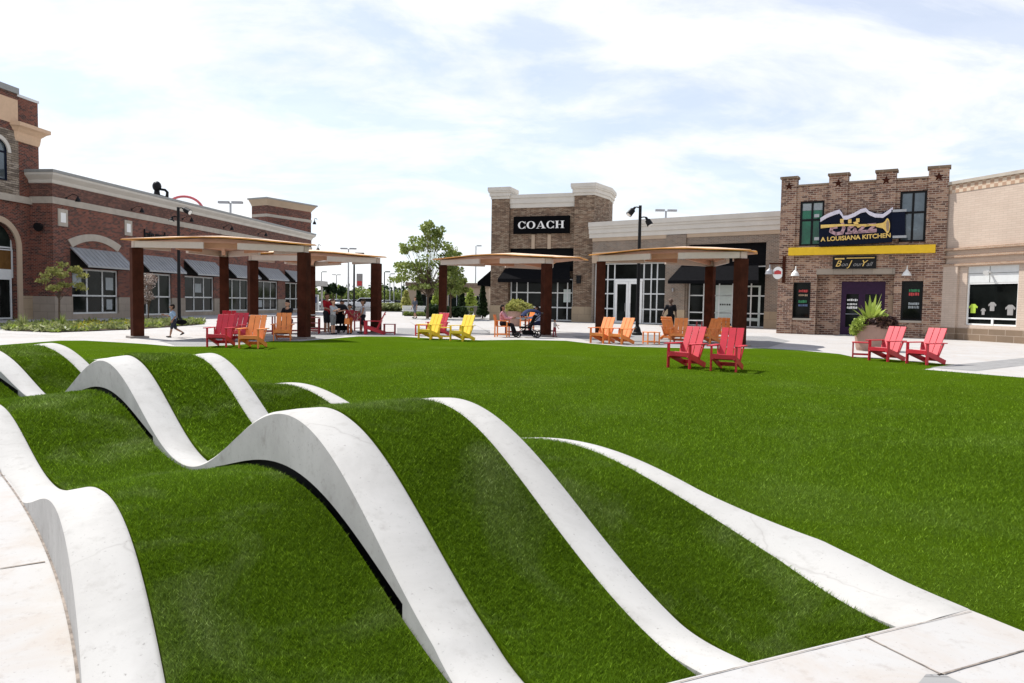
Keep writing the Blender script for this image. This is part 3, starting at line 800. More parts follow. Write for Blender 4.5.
course(bl, 'brick_frieze', 'brick_band', 0, LL, 7.083, 7.85, 0, 13.9)
cornice(bl, 'stucco', 0, LL, [(.02, 7.85), (.06, 7.9), (.10, 8.05), (.32, 8.25), (.36, 8.30), (.36, 8.42)], depth=13.8)
course(bl, 'roof_coping', 'coping', -.40, LL + .40, 8.423, 8.58, -.40, 13.8)
for i, (a, b, c, d) in enumerate(ops):
    third = WW / 3
    window(bl, a, b, c, d, [a + third, a + 2 * third], [1.42], fm='alu', gm='glass' if i % 2 == 0 else 'glass_pale', bar=.10)
    awning(bl, a - .10, b + .15, 3.22, 4.30, 1.15, 'seam', seams=True, sides=False, valance=.10)
    for u in (a + .02, b + .03):
        br = MB(); br.obox((u, -.01, 4.15), (u, -1.08, 3.12), .05, .09, (1, 0, 0)); br.obox((u, -.01, 3.16), (u, -1.05, 3.12), .05, .07, (1, 0, 0))
        br.build('awning_bracket', 'black', bl)
    tr = MB(); tr.box(a - .1, b + .1, -.012, .0, 3.10, 4.1); tr.build('under_awning_shade', 'near_black', bl)  # dark sheet laid on the brick, standing in for shade behind the awning
for a, w_, z0_, z1_ in ((ops[0][0] + .2, .75, 1.9, 2.75), (ops[0][0] + 3.15, .7, 1.8, 2.6), (ops[0][0] + 3.2, .55, .55, 1.2), (ops[1][0] + .25, .6, 1.7, 2.6), (ops[2][0] + 1.6, .9, 1.8, 2.5), (ops[4][0] + .3, .8, .6, 1.25)):
    course(bl, 'window_poster', 'sign_grey', a, a + w_, z0_, z1_, .115, .13)
# segmental stone arch over the first shop window
ar = MB(); cu = ops[0][0] + WW / 2; n = 14; Pi = []; Po = []
for i in range(n + 1):
    t = -1 + 2 * i / n; zi = 4.30 + .52 * (1 - t * t); Pi.append((cu + t * 2.05, zi)); Po.append((cu + t * 2.40, zi + .42))
for i in range(n):
    ar.prism([Pi[i], Pi[i + 1], Po[i + 1], Po[i]], -.05, .0, 'y')
ar.build('stone_arch', 'lime', bl)
for px, py in ((62.5, 217.7), (128, 228)):
    u, z = FL.uv(px, py); o = course(bl, 'stone_tile', 'lime', u - .38, u + .38, z - .5, z + .5, -.05, 0)
    course(o, 'tile_inset', 'lamp_white', u - .2, u + .2, z - .28, z + .28, -.06, -.05)
for i, (px, py) in enumerate(((78, 204.5), (142, 215), (191.7, 224), (232, 232), (266, 238))):
    u, z = FL.uv(px, py, .75)
    gooseneck(FL, u, z + .35, 'black', 'black gooseneck wall lamp on the red brick row, %s' % ('nearest the brick tower', 'just right of the pale stone tiles', 'beside the slim lamp post', 'between lamp post and raised parapet', 'farthest, below the raised parapet')[i], 'gooseneck lamps on the red brick shop row', .75)
# dark shop lettering
u0, zt = FL.uv(143.5, 233.5); u1, _ = FL.uv(167, 237)
sg = text('shop_lettering', 'kate spade', .95, 'black', None, 0, 0, 0, .04)
w_ = (u1 - u0); sg.scale = (w_ / sg.dimensions.x, 1, 1); pw = FL.w((u0 + u1) / 2, -.06, zt - .05); sg.location = pw; sg.rotation_euler = (R(90), 0, FL.ang)
tag(sg, 'small dark shop name letters on red brick above the left shelter roof', 'sign')
# raised parapet at the far end, turned a little towards the plaza
pe_ = FL.w(LL - .05, .02); vd2 = Vector((.549, 1, 0)).normalized()
FP = Frame(pe_ - vd2 * 6.2, pe_)
rp = building('parapet_block', 'raised red brick parapet with flared pale cornice ending the shop row', 'parapet', FP)
wall('wall', 'brick_red', rp, 0, FP.len, 8.60, 10.9, depth=2.2)
course(rp, 'stone_band', 'lime', -.04, FP.len + .04, 9.75, 10.05, -.05, 2.1)
course(rp, 'checker_band', 'brick_band', -.01, FP.len + .01, 10.25, 10.75, -.02, 2.05)
cornice(rp, 'stucco_tan', 0, FP.len, [(.02, 10.9), (.10, 11.05), (.40, 11.45), (.45, 11.5)], depth=2.2)
course(rp, 'roof_coping', 'coping', -.5, FP.len + .5, 11.503, 11.65, -.5, 2.3)
for k_, (px, py, zz_) in enumerate(((314.5, 222, 9.9), (318, 248.5, 6.4))):
    p = atY(px, py, pe_.y + .5); 
    lr = thing('wall_lamp', ('black bell wall lamp high on the far end of the raised parapet', 'black bell wall lamp on the far end wall below the cornice')[k_], 'wall lamp', (p.x, p.y, p.z), FL.ang - R(90), 'bell lamps on the far end wall')
    m = MB(); m.lathe([(.20, -.25), (.16, -.05), (.05, .1), (.04, .2)], 12); m.build('lamp_shade', 'black', lr)
    m = MB(); m.tube([(0, 0, .18), (0, .1, .42), (0, .45, .45), (0, .75, .35)], .03, 6); m.build('arm', 'black', lr)

# ------------------------------------------------ tower at the far left
yT = 1.42
tw = building('brick_tower', 'red brick and grey stone entrance tower with arched doorway at the far left edge', 'tower', FL)
tx0, tx1 = -9.0, .75        # tower runs out of the picture to the left
uS = FL.u(17.5, 200, -yT)  # end of the stone front
cA = FL.u(-3.5, 260, -yT); rI = abs(FL.u(16.5, 260, -yT) - cA); rO = rI + .32
zs_ = 4.05
wall('wall', 'brick_red', tw, tx0, tx1, 0, 12.0, [(cA - rI - .02, cA + rI + .02, 0, zs_ + rI + .02)], y=yT, rev=.4, depth=8)
sp = MB(); n = 20
for sgn in (-1, 1):
    for i in range(n // 2):
        a0, a1 = math.pi / 2 * i / (n // 2), math.pi / 2 * (i + 1) / (n // 2)
        p0 = (cA + sgn * rI * math.cos(a0), zs_ + rI * math.sin(a0)); p1 = (cA + sgn * rI * math.cos(a1), zs_ + rI * math.sin(a1))
        sp.quad((p0[0], yT - .002, p0[1]), (cA + sgn * (rI + .02), yT - .002, p0[1]), (cA + sgn * (rI + .02), yT - .002, p1[1]), (p1[0], yT - .002, p1[1]))
        sp.quad((p0[0], yT, p0[1]), (p1[0], yT, p1[1]), (p1[0], yT + .4, p1[1]), (p0[0], yT + .4, p0[1]))
sp.build('arch_spandrel', 'brick_red', tw, fix=False)
rg = MB(); pts_i = [(cA + rI, 0.0), (cA + rI, zs_)] + [(cA + rI * math.cos(math.pi * i / n), zs_ + rI * math.sin(math.pi * i / n)) for i in range(1, n)] + [(cA - rI, zs_), (cA - rI, 0.0)]
pts_o = [(cA + rO, 0.0), (cA + rO, zs_)] + [(cA + rO * math.cos(math.pi * i / n), zs_ + rO * math.sin(math.pi * i / n)) for i in range(1, n)] + [(cA - rO, zs_), (cA - rO, 0.0)]
for i in range(len(pts_i) - 1): rg.prism([pts_i[i], pts_o[i], pts_o[i + 1], pts_i[i + 1]], yT - .09, yT - .004, 'y')
rg.build('stone_arch', 'stucco_tan', tw)
window(tw, cA - rI, cA + rI, 2.75, zs_ + rI, [cA], [zs_], y=yT + .3, gm='glass_pale', bar=.08)
window(tw, cA - rI, cA + rI, 2.75, zs_ - .1, [cA], [], y=yT + .27, gm='glass_amber', bar=.06)
course(tw, 'door_header', 'alu', cA - rI, cA + rI, 2.35, 2.75, yT + .22, yT + .33)
dr = window(tw, cA + .12, cA + rI - .12, .03, 2.35, [], [], y=yT + .27, gm='glass', bar=.10, name='door')
dr = window(tw, cA - rI + .12, cA - .12, .03, 2.35, [], [], y=yT + .27, gm='glass', bar=.10, name='door')
course(tw, 'stone_base', 'block_tan', cA + rO + .003, tx1, 0, 1.36, yT - .07, yT - .003)
course(tw, 'stone_band', 'lime', tx0, tx1, 6.62, 7.0, yT - .16, yT - .003)
# stone veneer front, a little proud
lv = MB(); wz0, wz1 = 8.2, 9.25; wc = FL.u(-4.5, 170, -yT); wr = .66
wall_cells(lv, tx0, uS, 7.0, 10.55, [(wc - wr, wc + wr, 7.7, wz1 + wr)], yT - .12, .12)
lv.quad((uS, yT - .12, 7.0), (uS, yT, 7.0), (uS, yT, 10.55), (uS, yT - .12, 10.55)); lv.build('stone_front', 'ledge_grey', tw, fix=False)
sp = MB()
for sgn in (-1, 1):
    for i in range(8):
        a0, a1 = math.pi / 2 * i / 8, math.pi / 2 * (i + 1) / 8
        p0 = (wc + sgn * wr * math.cos(a0), wz1 + wr * math.sin(a0)); p1 = (wc + sgn * wr * math.cos(a1), wz1 + wr * math.sin(a1))
        sp.quad((p0[0], yT - .122, p0[1]), (wc + sgn * (wr + .0), yT - .122, p0[1]), (wc + sgn * (wr + .0), yT - .122, p1[1]), (p1[0], yT - .122, p1[1]))
sp.build('window_spandrel', 'ledge_grey', tw, fix=False)
window(tw, wc - wr, wc + wr, 7.7, wz1 + wr, [wc], [wz1], y=yT - .05, fm='navy', gm='glass_sky', bar=.09)
rg = MB()
for i in range(16):
    a0, a1 = math.pi * i / 16, math.pi * (i + 1) / 16
    f = lambda r_, a: (wc + r_ * math.cos(a), wz1 + r_ * math.sin(a))
    rg.prism([f(wr, a0), f(wr + .22, a0), f(wr + .22, a1), f(wr, a1)], yT - .2, yT - .125, 'y')
rg.build('window_arch', 'stucco', tw)
course(tw, 'brick_frieze', 'brick_red', tx0, uS, 10.553, 10.95, yT - .12, yT - .002)
course(tw, 'peach_panel', 'stucco_peach', tx0, uS, 10.953, 12.3, yT - .14, yT - .002)
course(tw, 'brick_top', 'brick_red', tx0, uS, 12.303, 12.62, yT - .12, yT + 7.9)
course(tw, 'upper_brick', 'brick_red', uS + .003, tx1 - .001, 12.003, 12.55, yT, yT + 7.9)
course(tw, 'roof_coping', 'alu', uS + .003, tx1 + .05, 12.553, 12.70, yT - .05, yT + 7.95)
course(tw, 'front_coping', 'coping', tx0, uS, 12.623, 12.95, yT - .25, yT + 7.95)
zc0 = 10.05; m = MB(); P = []
for out, z in [(.02, zc0), (.06, zc0 + .15), (.10, zc0 + .5), (.30, zc0 + .72), (.45, zc0 + .80), (.45, zc0 + 1.0)]:
    P.append([(uS - .35 - out * .6, yT - .01, z), (uS - .1 - out * .6, yT - .13 - out, z), (tx1 + out, yT - out, z), (tx1 + out, yT + 2, z)])
m.grid(P); m.quad(*P[-1]); m.quad(*P[0][::-1]); m.build('tower_cornice', 'stucco_peach', tw, fix=False)
# return wall detail: black wall speaker and pale bracket
p = FL.w(-.02, .7, 5.35); sp_ = thing('wall_speaker', 'small round black fixture on the narrow red brick return wall beside the tower', 'wall fixture', p, FL.ang)
m = MB(); m.tube([(0, 0, 0), (-.12, 0, 0), (-.3, 0, -.05)], [.05, .22, .26], 12); m.build('housing', 'black', sp_)

# roof ornaments
fp = FL.w(FL.u(157, 195, -1.6) , 1.6, 8.55)
fg = thing('roof_statue', 'dark statue of a thinking figure showing above the shop row roof', 'statue', fp, FL.ang - R(60))
m = MB()
m.ellipsoid((0, 0, 1.25), (.36, .42, .44)); m.tube([(0, 0, .35), (0, 0, .95)], [.30, .2], 10); m.ellipsoid((0, 0, .20), (.9, .45, .38))
m.tube([(.55, .0, .25), (.78, -.1, .45), (.80, -.12, .80), (.62, -.15, .98), (.28, -.2, 1.0)], [.17, .14, .12, .11, .10], 8)
m.build('figure', 'black', fg, smooth=True)
p0 = FL.w(FL.u(184, 205, -5.0), 5.0, 8.5)
fg.scale = (.88, .88, .88)
ra = thing('roof_arch', 'faded red tubular arch with white rails on the shop row roof', 'arch', p0, 0)
m = MB(); m.tube([(1.75 * math.cos(math.pi * i / 20), 0, .25 + 1.5 * math.sin(math.pi * i / 20)) for i in range(21)], .11, 8)
m.build('arch_tube', 'pink_red', ra)
m = MB(); m.tube([(-1.1, .1, .75), (2.2, .1, .75)], .03, 6); m.tube([(.75, .1, 0), (.75, .1, .8)], .05, 6); m.tube([(-.5, .1, 0), (-.5, .1, .8)], .05, 6); m.tube([(1.2, .1, 0), (1.2, .1, .7)], .05, 6)
m.build('rail', 'alu', ra)

# ------------------------------------------------ stone shop (black sign) in the middle
a_, b_ = atY(490, 320.5, 57.5), atY(591.8, 322.3, 54.8)
FC = Frame(a_, b_); LC = FC.len
bc = building('stone_shop', 'brown ledgestone shop with two white capped piers and black sign in the middle', 'shop building', FC)
uP1 = FC.u(508.5, 250); uP2 = FC.u(573.5, 250)
zB = 1.18
gw = (FC.u(508.8, 300, -.3), FC.u(572.2, 300, -.3), .05, 3.02)
wall('wall', 'ledge', bc, uP1, uP2, 0, FC.z(540, 207), [(uP1 + .01, uP2 - .01, 0, FC.z(540, 248))], y=.28, rev=.5, depth=9)
for nm, (x0, x1, zt) in dict(l=(0, uP1, FC.z(500, 199)), r=(uP2, LC, FC.z(585, 195.3))).items():
    m = MB(); d_ = 1.6 if nm == 'l' else .6
    if nm == 'l': m.box(x0, x1, 0, d_, zB, zt)
    else:
        pp = [(x0, 0), (x1, 0), (x1 + .55, 2.75), (x1 + .4, 5), (x0, 5)]
        m.prism([(q[0], q[1]) for q in pp], zB, zt)
    m.build('pier', 'ledge', bc)
    m = MB(); m.box(x0 - .04, x1 + .04, -.05, d_, 0, zB); m.build('pier_base', 'block_tan', bc)
    m = MB()
    zc = zt
    for k_, (o, h0, h1) in enumerate(((.06, 0, .22), (.14, .22, .50), (.22, .50, .62), (.26, .62, .90))):
        if nm == 'l': m.box(x0 - o, x1 + o * .6, -o, d_ + o, zc + h0 + .001, zc + h1)
        else: m.prism([(x0 - o, -o), (x1 + o * .6, -o), (x1 + .55 + o, 2.75 - o * .3), (x1 + .4 + o, 5 + o), (x0 - o, 5 + o)], zc + h0 + .001, zc + h1)
    m.build('pier_cap', 'stucco', bc)
zb = FC.z(540, 207)
m = MB(); m.box(uP1, uP2, .20, 9.2, zb, zb + .35); m.box(uP1, uP2, .12, 9.2, zb + .35, zb + .75); m.box(uP1, uP2, .05, 9.2, zb + .75, zb + 1.02); m.build('parapet_cornice', 'stucco', bc)
for px in (532.3, 548.4):
    u = FC.u(px, 240); course(bc, 'stone_pilaster', 'stucco_tan', u - .13, u + .13, FC.z(px, 248.5), FC.z(px, 234.2), .20, .279)
course(bc, 'black_transom', 'black_fabric', uP1 + .01, uP2 - .01, 3.9, FC.z(540, 248), .45, .6)
u0, u1 = FC.u(508.8, 300), FC.u(572.0, 300)
window(bc, u0, u1, .05, 3.3, [FC.u(x, 300) for x in (515, 526, 540.5, 556, 566)], [FC.z(540, 307.2), FC.z(540, 292.6)], y=.45, gm='glass', bar=.09)
course(bc, 'window_poster', 'card', FC.u(562, 300), FC.u(569, 300), 1.5, 2.5, .425, .44)
awning(bc, FC.u(506, 280), FC.u(568.5, 280), 3.25, FC.z(540, 265), 1.2, 'black_fabric', flare=.35, valance=.28, y=.27)
m = MB(); m.prism([(0, 2.2), (0, 3.9), (-1.6, 2.6), (-1.6, 2.3)], 1.2, 4.2, 'y'); aw2 = m.build('side_awning', 'black_fabric', bc); aw2.location.z = .45
# sign
su0, sz1 = FC.uv(512.5, 216.5, .2); su1, sz0 = FC.uv(568.5, 232.6, .2)
cs = thing('shop_sign', 'long black sign box with white serif letters on the ledgestone shop', 'sign', FC.w((su0 + su1) / 2, .279, (sz0 + sz1) / 2), FC.ang)
hw, hh = (su1 - su0) / 2, (sz1 - sz0) / 2
m = MB(); m.box(-hw, hw, -.26, 0, -hh, hh); m.build('sign_box', 'sign_black', cs, bevel=.02)
def serif(ch, x, w, h, y, m):
    """wide high-contrast capitals, built as flat plates"""
    t = .035
    def plate(poly): m.prism([(x + p * w, (q - .5) * h) for p, q in poly], y - t, y, 'y')
    if ch in 'OC':
        n = 40; rng = range(n)
        for i in rng:
            a0, a1 = 2 * math.pi * i / n, 2 * math.pi * (i + 1) / n
            am = (a0 + a1) / 2
            if ch == 'C' and abs(math.atan2(math.sin(am), math.cos(am))) < .62: continue
            f = lambda a, k: (.5 + (.5 if k else .27) * math.cos(a), .5 + (.52 if k else .46) * math.sin(a))
            plate([f(a0, 0), f(a0, 1), f(a1, 1), f(a1, 0)])
        if ch == 'C':
            plate([(.84, .66), (.93, .66), (.93, 1.0), (.89, 1.0)]); plate([(.84, .34), (.84, .30), (.89, .0), (.93, .0), (.93, .34)])
    if ch == 'A':
        plate([(.46, 1.0), (.56, 1.0), (.92, .05), (.66, .05)]); plate([(.46, 1.0), (.50, .92), (.18, .05), (.11, .05)])
        plate([(.22, .32), (.68, .32), (.68, .26), (.22, .26)]); plate([(0, 0), (.32, 0), (.32, .05), (0, .05)]); plate([(.55, 0), (1.02, 0), (1.02, .05), (.55, .05)])
    if ch == 'H':
        for c in (.2, .8):
            plate([(c - .11, .05), (c + .11, .05), (c + .11, .95), (c - .11, .95)])
            for q in (0, .95): plate([(c - .21, q), (c + .21, q), (c + .21, q + .05), (c - .21, q + .05)])
        plate([(.31, .47), (.69, .47), (.69, .53), (.31, .53)])
tu0 = FC.u(517, 225, .26) - (su0 + su1) / 2; tu1 = FC.u(563.3, 225, .26) - (su0 + su1) / 2; lw = (tu1 - tu0)
m = MB(); x = tu0; gl = [('C', .172), ('O', .19), ('A', .21), ('C', .172), ('H', .19)]
for ch, k_ in gl:
    serif(ch, x, lw * k_, .56, -.262, m); x += lw * (k_ + .0165)
m.build('sign_letters', 'lamp_white', cs, fix=True)
for px, py, nm in ((579, 280, 'lantern'), (575.5, 313, 'outlet')):
    u, z = FC.uv(px, py)
    if nm == 'lantern':
        l_ = thing('wall_lantern', 'black box wall lantern on the right ledgestone pier', 'wall lamp', FC.w(u, -.002, z), FC.ang)
        m = MB(); m.box(-.16, .16, -.22, 0, -.28, .28); m.box(-.2, .2, -.26, -.0, .283, .33); m.build('housing', 'black', l_)

# ------------------------------------------------ tan brick storefront wing
a_, b_ = atY(591, 321.8, 54.1), atY(768.5, 328.6, 46.3)
FW = Frame(a_, b_); LW = FW.len + .7
bw = building('brick_storefront', 'grey tan brick storefront with white cornice and tall black awning beside the brown restaurant', 'shop building', FW)
zT = 7.45; zg = FW.z(640, 262.5)
gu0, gu1 = FW.u(593, 300), FW.u(665.5, 300); hu0, hu1 = FW.u(687, 300), FW.u(764.5, 300)
zK = FW.z(725, 243.5)
wall('wall', 'brick_wing', bw, 0, LW, 0, 6.3, [(gu0, gu1, 0, zg), (hu0, hu1, 0, zK)], rev=.45, depth=9)
m = MB(); pc0, pc1 = FW.u(666.3, 260), FW.u(686.3, 260); m.box(pc0, pc1, -.12, -.002, 1.1, 6.28); m.build('brick_pier', 'brick_wing', bw)
for q_ in ((pc0 - .03, pc1 + .03, -.16, -.002, 0, 1.1), (hu1 + .01, LW, -.06, -.002, 0, 1.1)):
    m = MB(); m.box(*q_); m.build('pier_base', 'block_tan', bw)
course(bw, 'tan_band', 'stucco_tan', 0, pc0 - .004, FW.z(630, 262.3), FW.z(630, 251), -.05, -.002)
course(bw, 'upper_band', 'stucco_tan', 0, pc0 - .004, 6.05, 6.3, -.06, -.002)
course(bw, 'upper_band', 'stucco_tan', pc1 + .004, LW, 6.05, 6.3, -.06, -.002)
m = MB()
for z0_, z1_, o in ((6.30, 6.62, .10), (6.623, 6.95, .18), (6.953, 7.12, .24), (7.123, 7.45, .30)): m.box(-.25, LW, -o, 9.1, z0_, z1_)
m.build('cornice', 'stucco', bw)
m = MB(); m.box(2.6, 4.6, 3, 5, 7.46, 7.75); m.build('roof_hatch', 'stucco', bw)
zz1 = [FW.z(630, y) for y in (309, 293.7, 279.2, 270)]
window(bw, gu0, gu1, .03, zg, [FW.u(x, 300) for x in (597.5, 605.5, 612.3, 641.6, 649, 655)], zz1[:3], y=.32, fm='alu', gm='glass', bar=.09)
du0, du1 = FW.u(612.5, 300), FW.u(641.5, 300); dm = (du0 + du1) / 2
m = MB(); m.box(du0 + .05, du1 - .05, .20, .26, FW.z(627, 281.5), FW.z(627, 279)); m.build('door_head', 'white_paint', bw)
for x0, x1 in ((du0 + .08, dm - .01), (dm + .01, du1 - .08)):
    dd = window(bw, x0, x1, .03, FW.z(627, 281.6), [], [], y=.25, fm='white_paint', gm='glass', bar=.17, name='door')
    m = MB(); hx = x1 - .2 if x0 < dm - .5 else x0 + .2; m.tube([(hx, .14, .9), (hx, .14, 1.5)], .018, 6); m.build('handle', 'steel', dd)
course(bw, 'black_transom', 'black_fabric', hu0, hu1, FW.z(725, 266), zK, .25, .44)
window(bw, hu0, hu1, .03, FW.z(725, 266), [FW.u(x, 300) for x in (702, 717.5, 731, 749.5)], [FW.z(725, 313), FW.z(725, 295.6)], y=.32, gm='glass', bar=.08)
awning(bw, FW.u(683, 270), FW.u(759, 270), FW.z(720, 280.5, .9), FW.z(720, 264), 1.3, 'black_fabric', flare=.45, valance=.22, y=-.14)
pa, pb = FW.u(716.5, 300, -.25), FW.u(731.5, 300, -.25)
bd = course(bw, 'window_board', 'card', FW.u(714, 300), FW.u(731.5, 300), .25, FW.z(725, 285), .275, .30)
mk = MB(); zc = FW.z(725, 304.5); x = FW.u(718.5, 300)
for i, wdt in enumerate((.10, .10, .08, .10, .10, .0, .12, .12)):
    if wdt: mk.box(x, x + wdt, .262, .272, zc - .06, zc + .05)
    x += .155
mk.build('board_lettering', 'near_black', bd)
dd = MB(); x0, x1 = FW.u(744, 300), FW.u(759, 300); zt_ = FW.z(752, 285.5)
dd.box(x1 - .14, x1, .275, .30, .1, zt_); dd.box(x0, x1 - .143, .275, .30, zt_ - .1, zt_); dd.box(x0, x1 - .143, .275, .30, .45, .65); dd.build('inner_frame', 'card', bw)
u_, z_ = FW.uv(674, 290); fx = thing('wall_lamp', 'small dark wall light on the tan brick pier beside the tall black awning', 'wall lamp', FW.w(u_, -.122, z_), FW.ang)
m = MB(); m.lathe([(.05, -.12), (.08, 0), (.07, .12)], 10, (0, -.08, 0)); m.box(-.05, .05, -.05, 0, -.06, .06); m.build('housing', 'steel', fx)

# ------------------------------------------------ brown brick music restaurant
a_, b_ = G(776.5, 333.2), G(941.5, 338.9)
FJ = Frame(a_, b_); LJ = FJ.len
bj = building('brick_restaurant', 'brown brick restaurant with square piers and cast stars, yellow beam and purple door', 'restaurant building', FJ)
zl = 7.75
jw = []
def R4(px0, py0, px1, py1, out=0.0):
    u0, z1 = FJ.uv(px0, py0, out); u1, z0 = FJ.uv(px1, py1, out); return u0, u1, z0, z1
wA = R4(800.5, 201.5, 823, 245.5); wB = R4(900.5, 191.5, 925, 241.5)
wC = R4(792.5, 282.3, 809.5, 318.3); wD = R4(902, 281, 921.5, 320.8)
po = (FJ.u(816), FJ.u(893.5), 0, FJ.z(855, 274.5))
wall('wall', 'brick_jazz', bj, 0, LJ, 0, zl, [wA, wB, wC, wD, po], rev=.3, depth=9, yb=.75)
pr = MB(); dw = (FJ.u(841, 300, -.6), FJ.u(885, 300, -.6)); zd = FJ.z(862, 281.5, -.6)
wall_cells(pr, po[0] - .3, po[1] + .3, 0, po[3] + .2, [(dw[0], dw[1], 0, zd)], .6, .1); 
for u in (po[0], po[1]): pr.quad((u, .28, 0), (u, .61, 0), (u, .61, po[3]), (u, .28, po[3]))
pr.quad((po[0], .28, po[3]), (po[1], .28, po[3]), (po[1], .61, po[3]), (po[0], .61, po[3]))
bpy.data.objects  # keep order
pr.build('porch_wall', 'brick_jazz', bj, fix=False)
# the shell starts behind the porch
sh = [o for o in bj.children if o.name.startswith('wall')][0]
m = MB(); m.box(po[0] - .02, po[1] + .02, -.04, .30, po[3], FJ.z(855, 268.7)); m.build('lintel', 'block_pale', bj)
for x0, x1 in ((0, FJ.u(797, 190)), (FJ.u(829, 190), FJ.u(848, 190)), (FJ.u(876, 190), FJ.u(896, 190)), (FJ.u(928, 190), LJ)):
    m = MB(); m.box(x0, x1, -.10, .45, 0 if (x0 == 0 or x1 == LJ) else FJ.z(850, 250), 8.18); m.build('brick_pier', 'brick_jazz', bj)
    m = MB(); m.box(x0 - .06, x1 + .06, -.17, .52, 8.183, 8.30); m.build('pier_cap', 'block_brown', bj)
    if x1 < LJ or True:
        cx = (x0 + x1) / 2; st = MB(); P = []
        for i in range(10):
            a = math.pi / 2 + math.pi * i / 5; r_ = .24 if i % 2 == 0 else .10; P.append((cx + r_ * math.cos(a), 7.78 + r_ * math.sin(a)))
        for i in range(10): st.quad((P[i][0], -.10, P[i][1]), (P[(i + 1) % 10][0], -.10, P[(i + 1) % 10][1]), (cx, -.15, 7.78))
        st.build('cast_star', 'post', bj, fix=False)
m = MB(); m.box(0, LJ, -.05, 9, zl + .002, zl + .10); m.build('roof_coping', 'block_brown', bj)
window(bj, *wA, [(wA[0] + wA[1]) / 2], [wA[2] * .42 + wA[3] * .58], y=.12, fm='black', gm='glass_green', bar=.10)
window(bj, *wB, [(wB[0] + wB[1]) / 2], [wB[2] * .42 + wB[3] * .58], y=.12, fm='black', gm='glass_sky', bar=.10)
bl_ = MB(); bl_.box(wA[0] + .11, wA[1] - .11, .10, .115, wA[3] - .48, wA[3] - .12); bl_.build('window_blind', 'sign_grey', bj)
for w_ in (wC, wD):
    window(bj, *w_, [], [], y=.12, fm='black', gm='glass', bar=.08)
    course(bj, 'window_sill', 'lime', w_[0] - .08, w_[1] + .08, w_[2] - .10, w_[2] - .003, -.06, .12)
def scrawl(parent, name, mat, u0, u1, z, h, y, seed):
    g_ = random.Random(seed); m = MB(); x = u0
    while x < u1 - .02:
        w = g_.uniform(.035, .09)
        m.box(x, min(u1, x + w), y - .008, y, z - h / 2 * g_.uniform(.7, 1), z + h / 2 * g_.uniform(.7, 1)); x += w + g_.uniform(.012, .03)
    m.build(name, mat, parent)
for w_, rows, sd in ((wC, ((291, .15, 'sign_red'), (295.2, .11, 'sign_tan'), (301.5, .15, 'sign_green'), (305.3, .12, 'sign_blue')), 3), (wD, ((290.5, .15, 'sign_green'), (294.2, .17, 'sign_red'), (303.7, .13, 'sign_grey'), (307.2, .14, 'sign_grey')), 9)):
    cpx = 802.5 if sd == 3 else 913.5
    for i, (py, h, mt) in enumerate(rows): scrawl(bj, 'window_lettering', mt, w_[0] + .32, w_[1] - .14, FJ.z(cpx, py), h, .085, sd + i)
door = thing('double_door', 'tall purple double door under the brick porch of the restaurant', 'door', FJ.w(0, 0), FJ.ang)
m = MB(); c = (dw[0] + dw[1]) / 2; zt_ = zd
g0, g1, gz0, gz1 = FJ.u(846, 300, -.62), FJ.u(858.5, 300, -.62), FJ.z(850, 327, -.62), FJ.z(850, 294, -.62)
h0, h1 = FJ.u(865, 300, -.62), FJ.u(879, 300, -.62)
wall_cells(m, dw[0], dw[1], .03, zd, [(g0, g1, gz0, gz1), (h0, h1, gz0, gz1)], .64, .04); m.build('door_leaf', 'purple', door, fix=False)
m = MB()
for a, b in ((g0, g1), (h0, h1)): m.quad((a, .675, gz0), (b, .675, gz0), (b, .675, gz1), (a, .675, gz1))
m.build('door_glass', 'glass', door, fix=False)
m = MB(); zm_ = FJ.z(850, 314, -.6); m.tube([(g0, .61, zm_), (g1, .61, zm_)], .02, 6); m.tube([(h0, .61, zm_), (h1, .61, zm_)], .02, 6); m.build('push_bar', 'steel', door)
for i, (py, h) in enumerate(((300, .12), (304.2, .10), (307.6, .14))): scrawl(door, 'door_lettering', 'lamp_white', g0 + .06, g1 - .05, FJ.z(852, py, -.6), h, .67, 30 + i)
course(door, 'threshold', 'steel', dw[0] - .05, dw[1] + .05, 0.0, .03, .5, .7)
course(bj, 'menu_board', 'sign_tan', FJ.u(887, 305), FJ.u(892, 305), FJ.z(889, 313), FJ.z(889, 295), .56, .598)
# yellow beam
y0_, y1_ = FJ.u(788.5, 255, .25), FJ.u(935.5, 250, .25)
yb = thing('yellow_beam', 'long bright yellow beam across the brown brick restaurant front', 'beam', FJ.w(y0_, -.102, 0), FJ.ang)
zb0, zb1 = FJ.z(860, 254.2, .25), FJ.z(860, 246.2, .25)
m = MB(); m.box(0, y1_ - y0_, -.22, 0, zb0, zb1); m.build('beam', 'yellow_paint', yb, bevel=.012)
# big illustrated sign
def SJ(px, py): return FJ.uv(px, py, .45)
bs = thing('restaurant_sign', 'large navy sign with gold trumpet, wavy lavender ribbon and yellow lettering', 'sign', FJ.w(0, -.30, 0), FJ.ang)
def plate(name, pts, mat, y0, y1, parent=bs):
    m = MB(); m.prism([SJ(*p) for p in pts], y0, y1, 'y'); return m.build(name, mat, parent)
m = MB()
top = [(819, 222), (824, 216), (832, 212), (841, 209.5), (843, 215), (850, 216), (858, 211), (866, 208.5), (872, 211.5), (880, 213.5), (888, 210), (892, 207)]
for a, b in zip(top[:-1], top[1:]):
    yb0 = 246.5 - (a[0] - 819) * .062; yb1 = 246.5 - (b[0] - 819) * .062
    m.prism([SJ(a[0], yb0), SJ(b[0], yb1), SJ(*b), SJ(*a)], -.15, 0, 'y')
m.build('sign_board', 'navy', bs)
plate('end_box', [(891.5, 239), (905, 236.5), (905, 209), (891.5, 210)], 'navy', -.22, .25)
rb = MB()
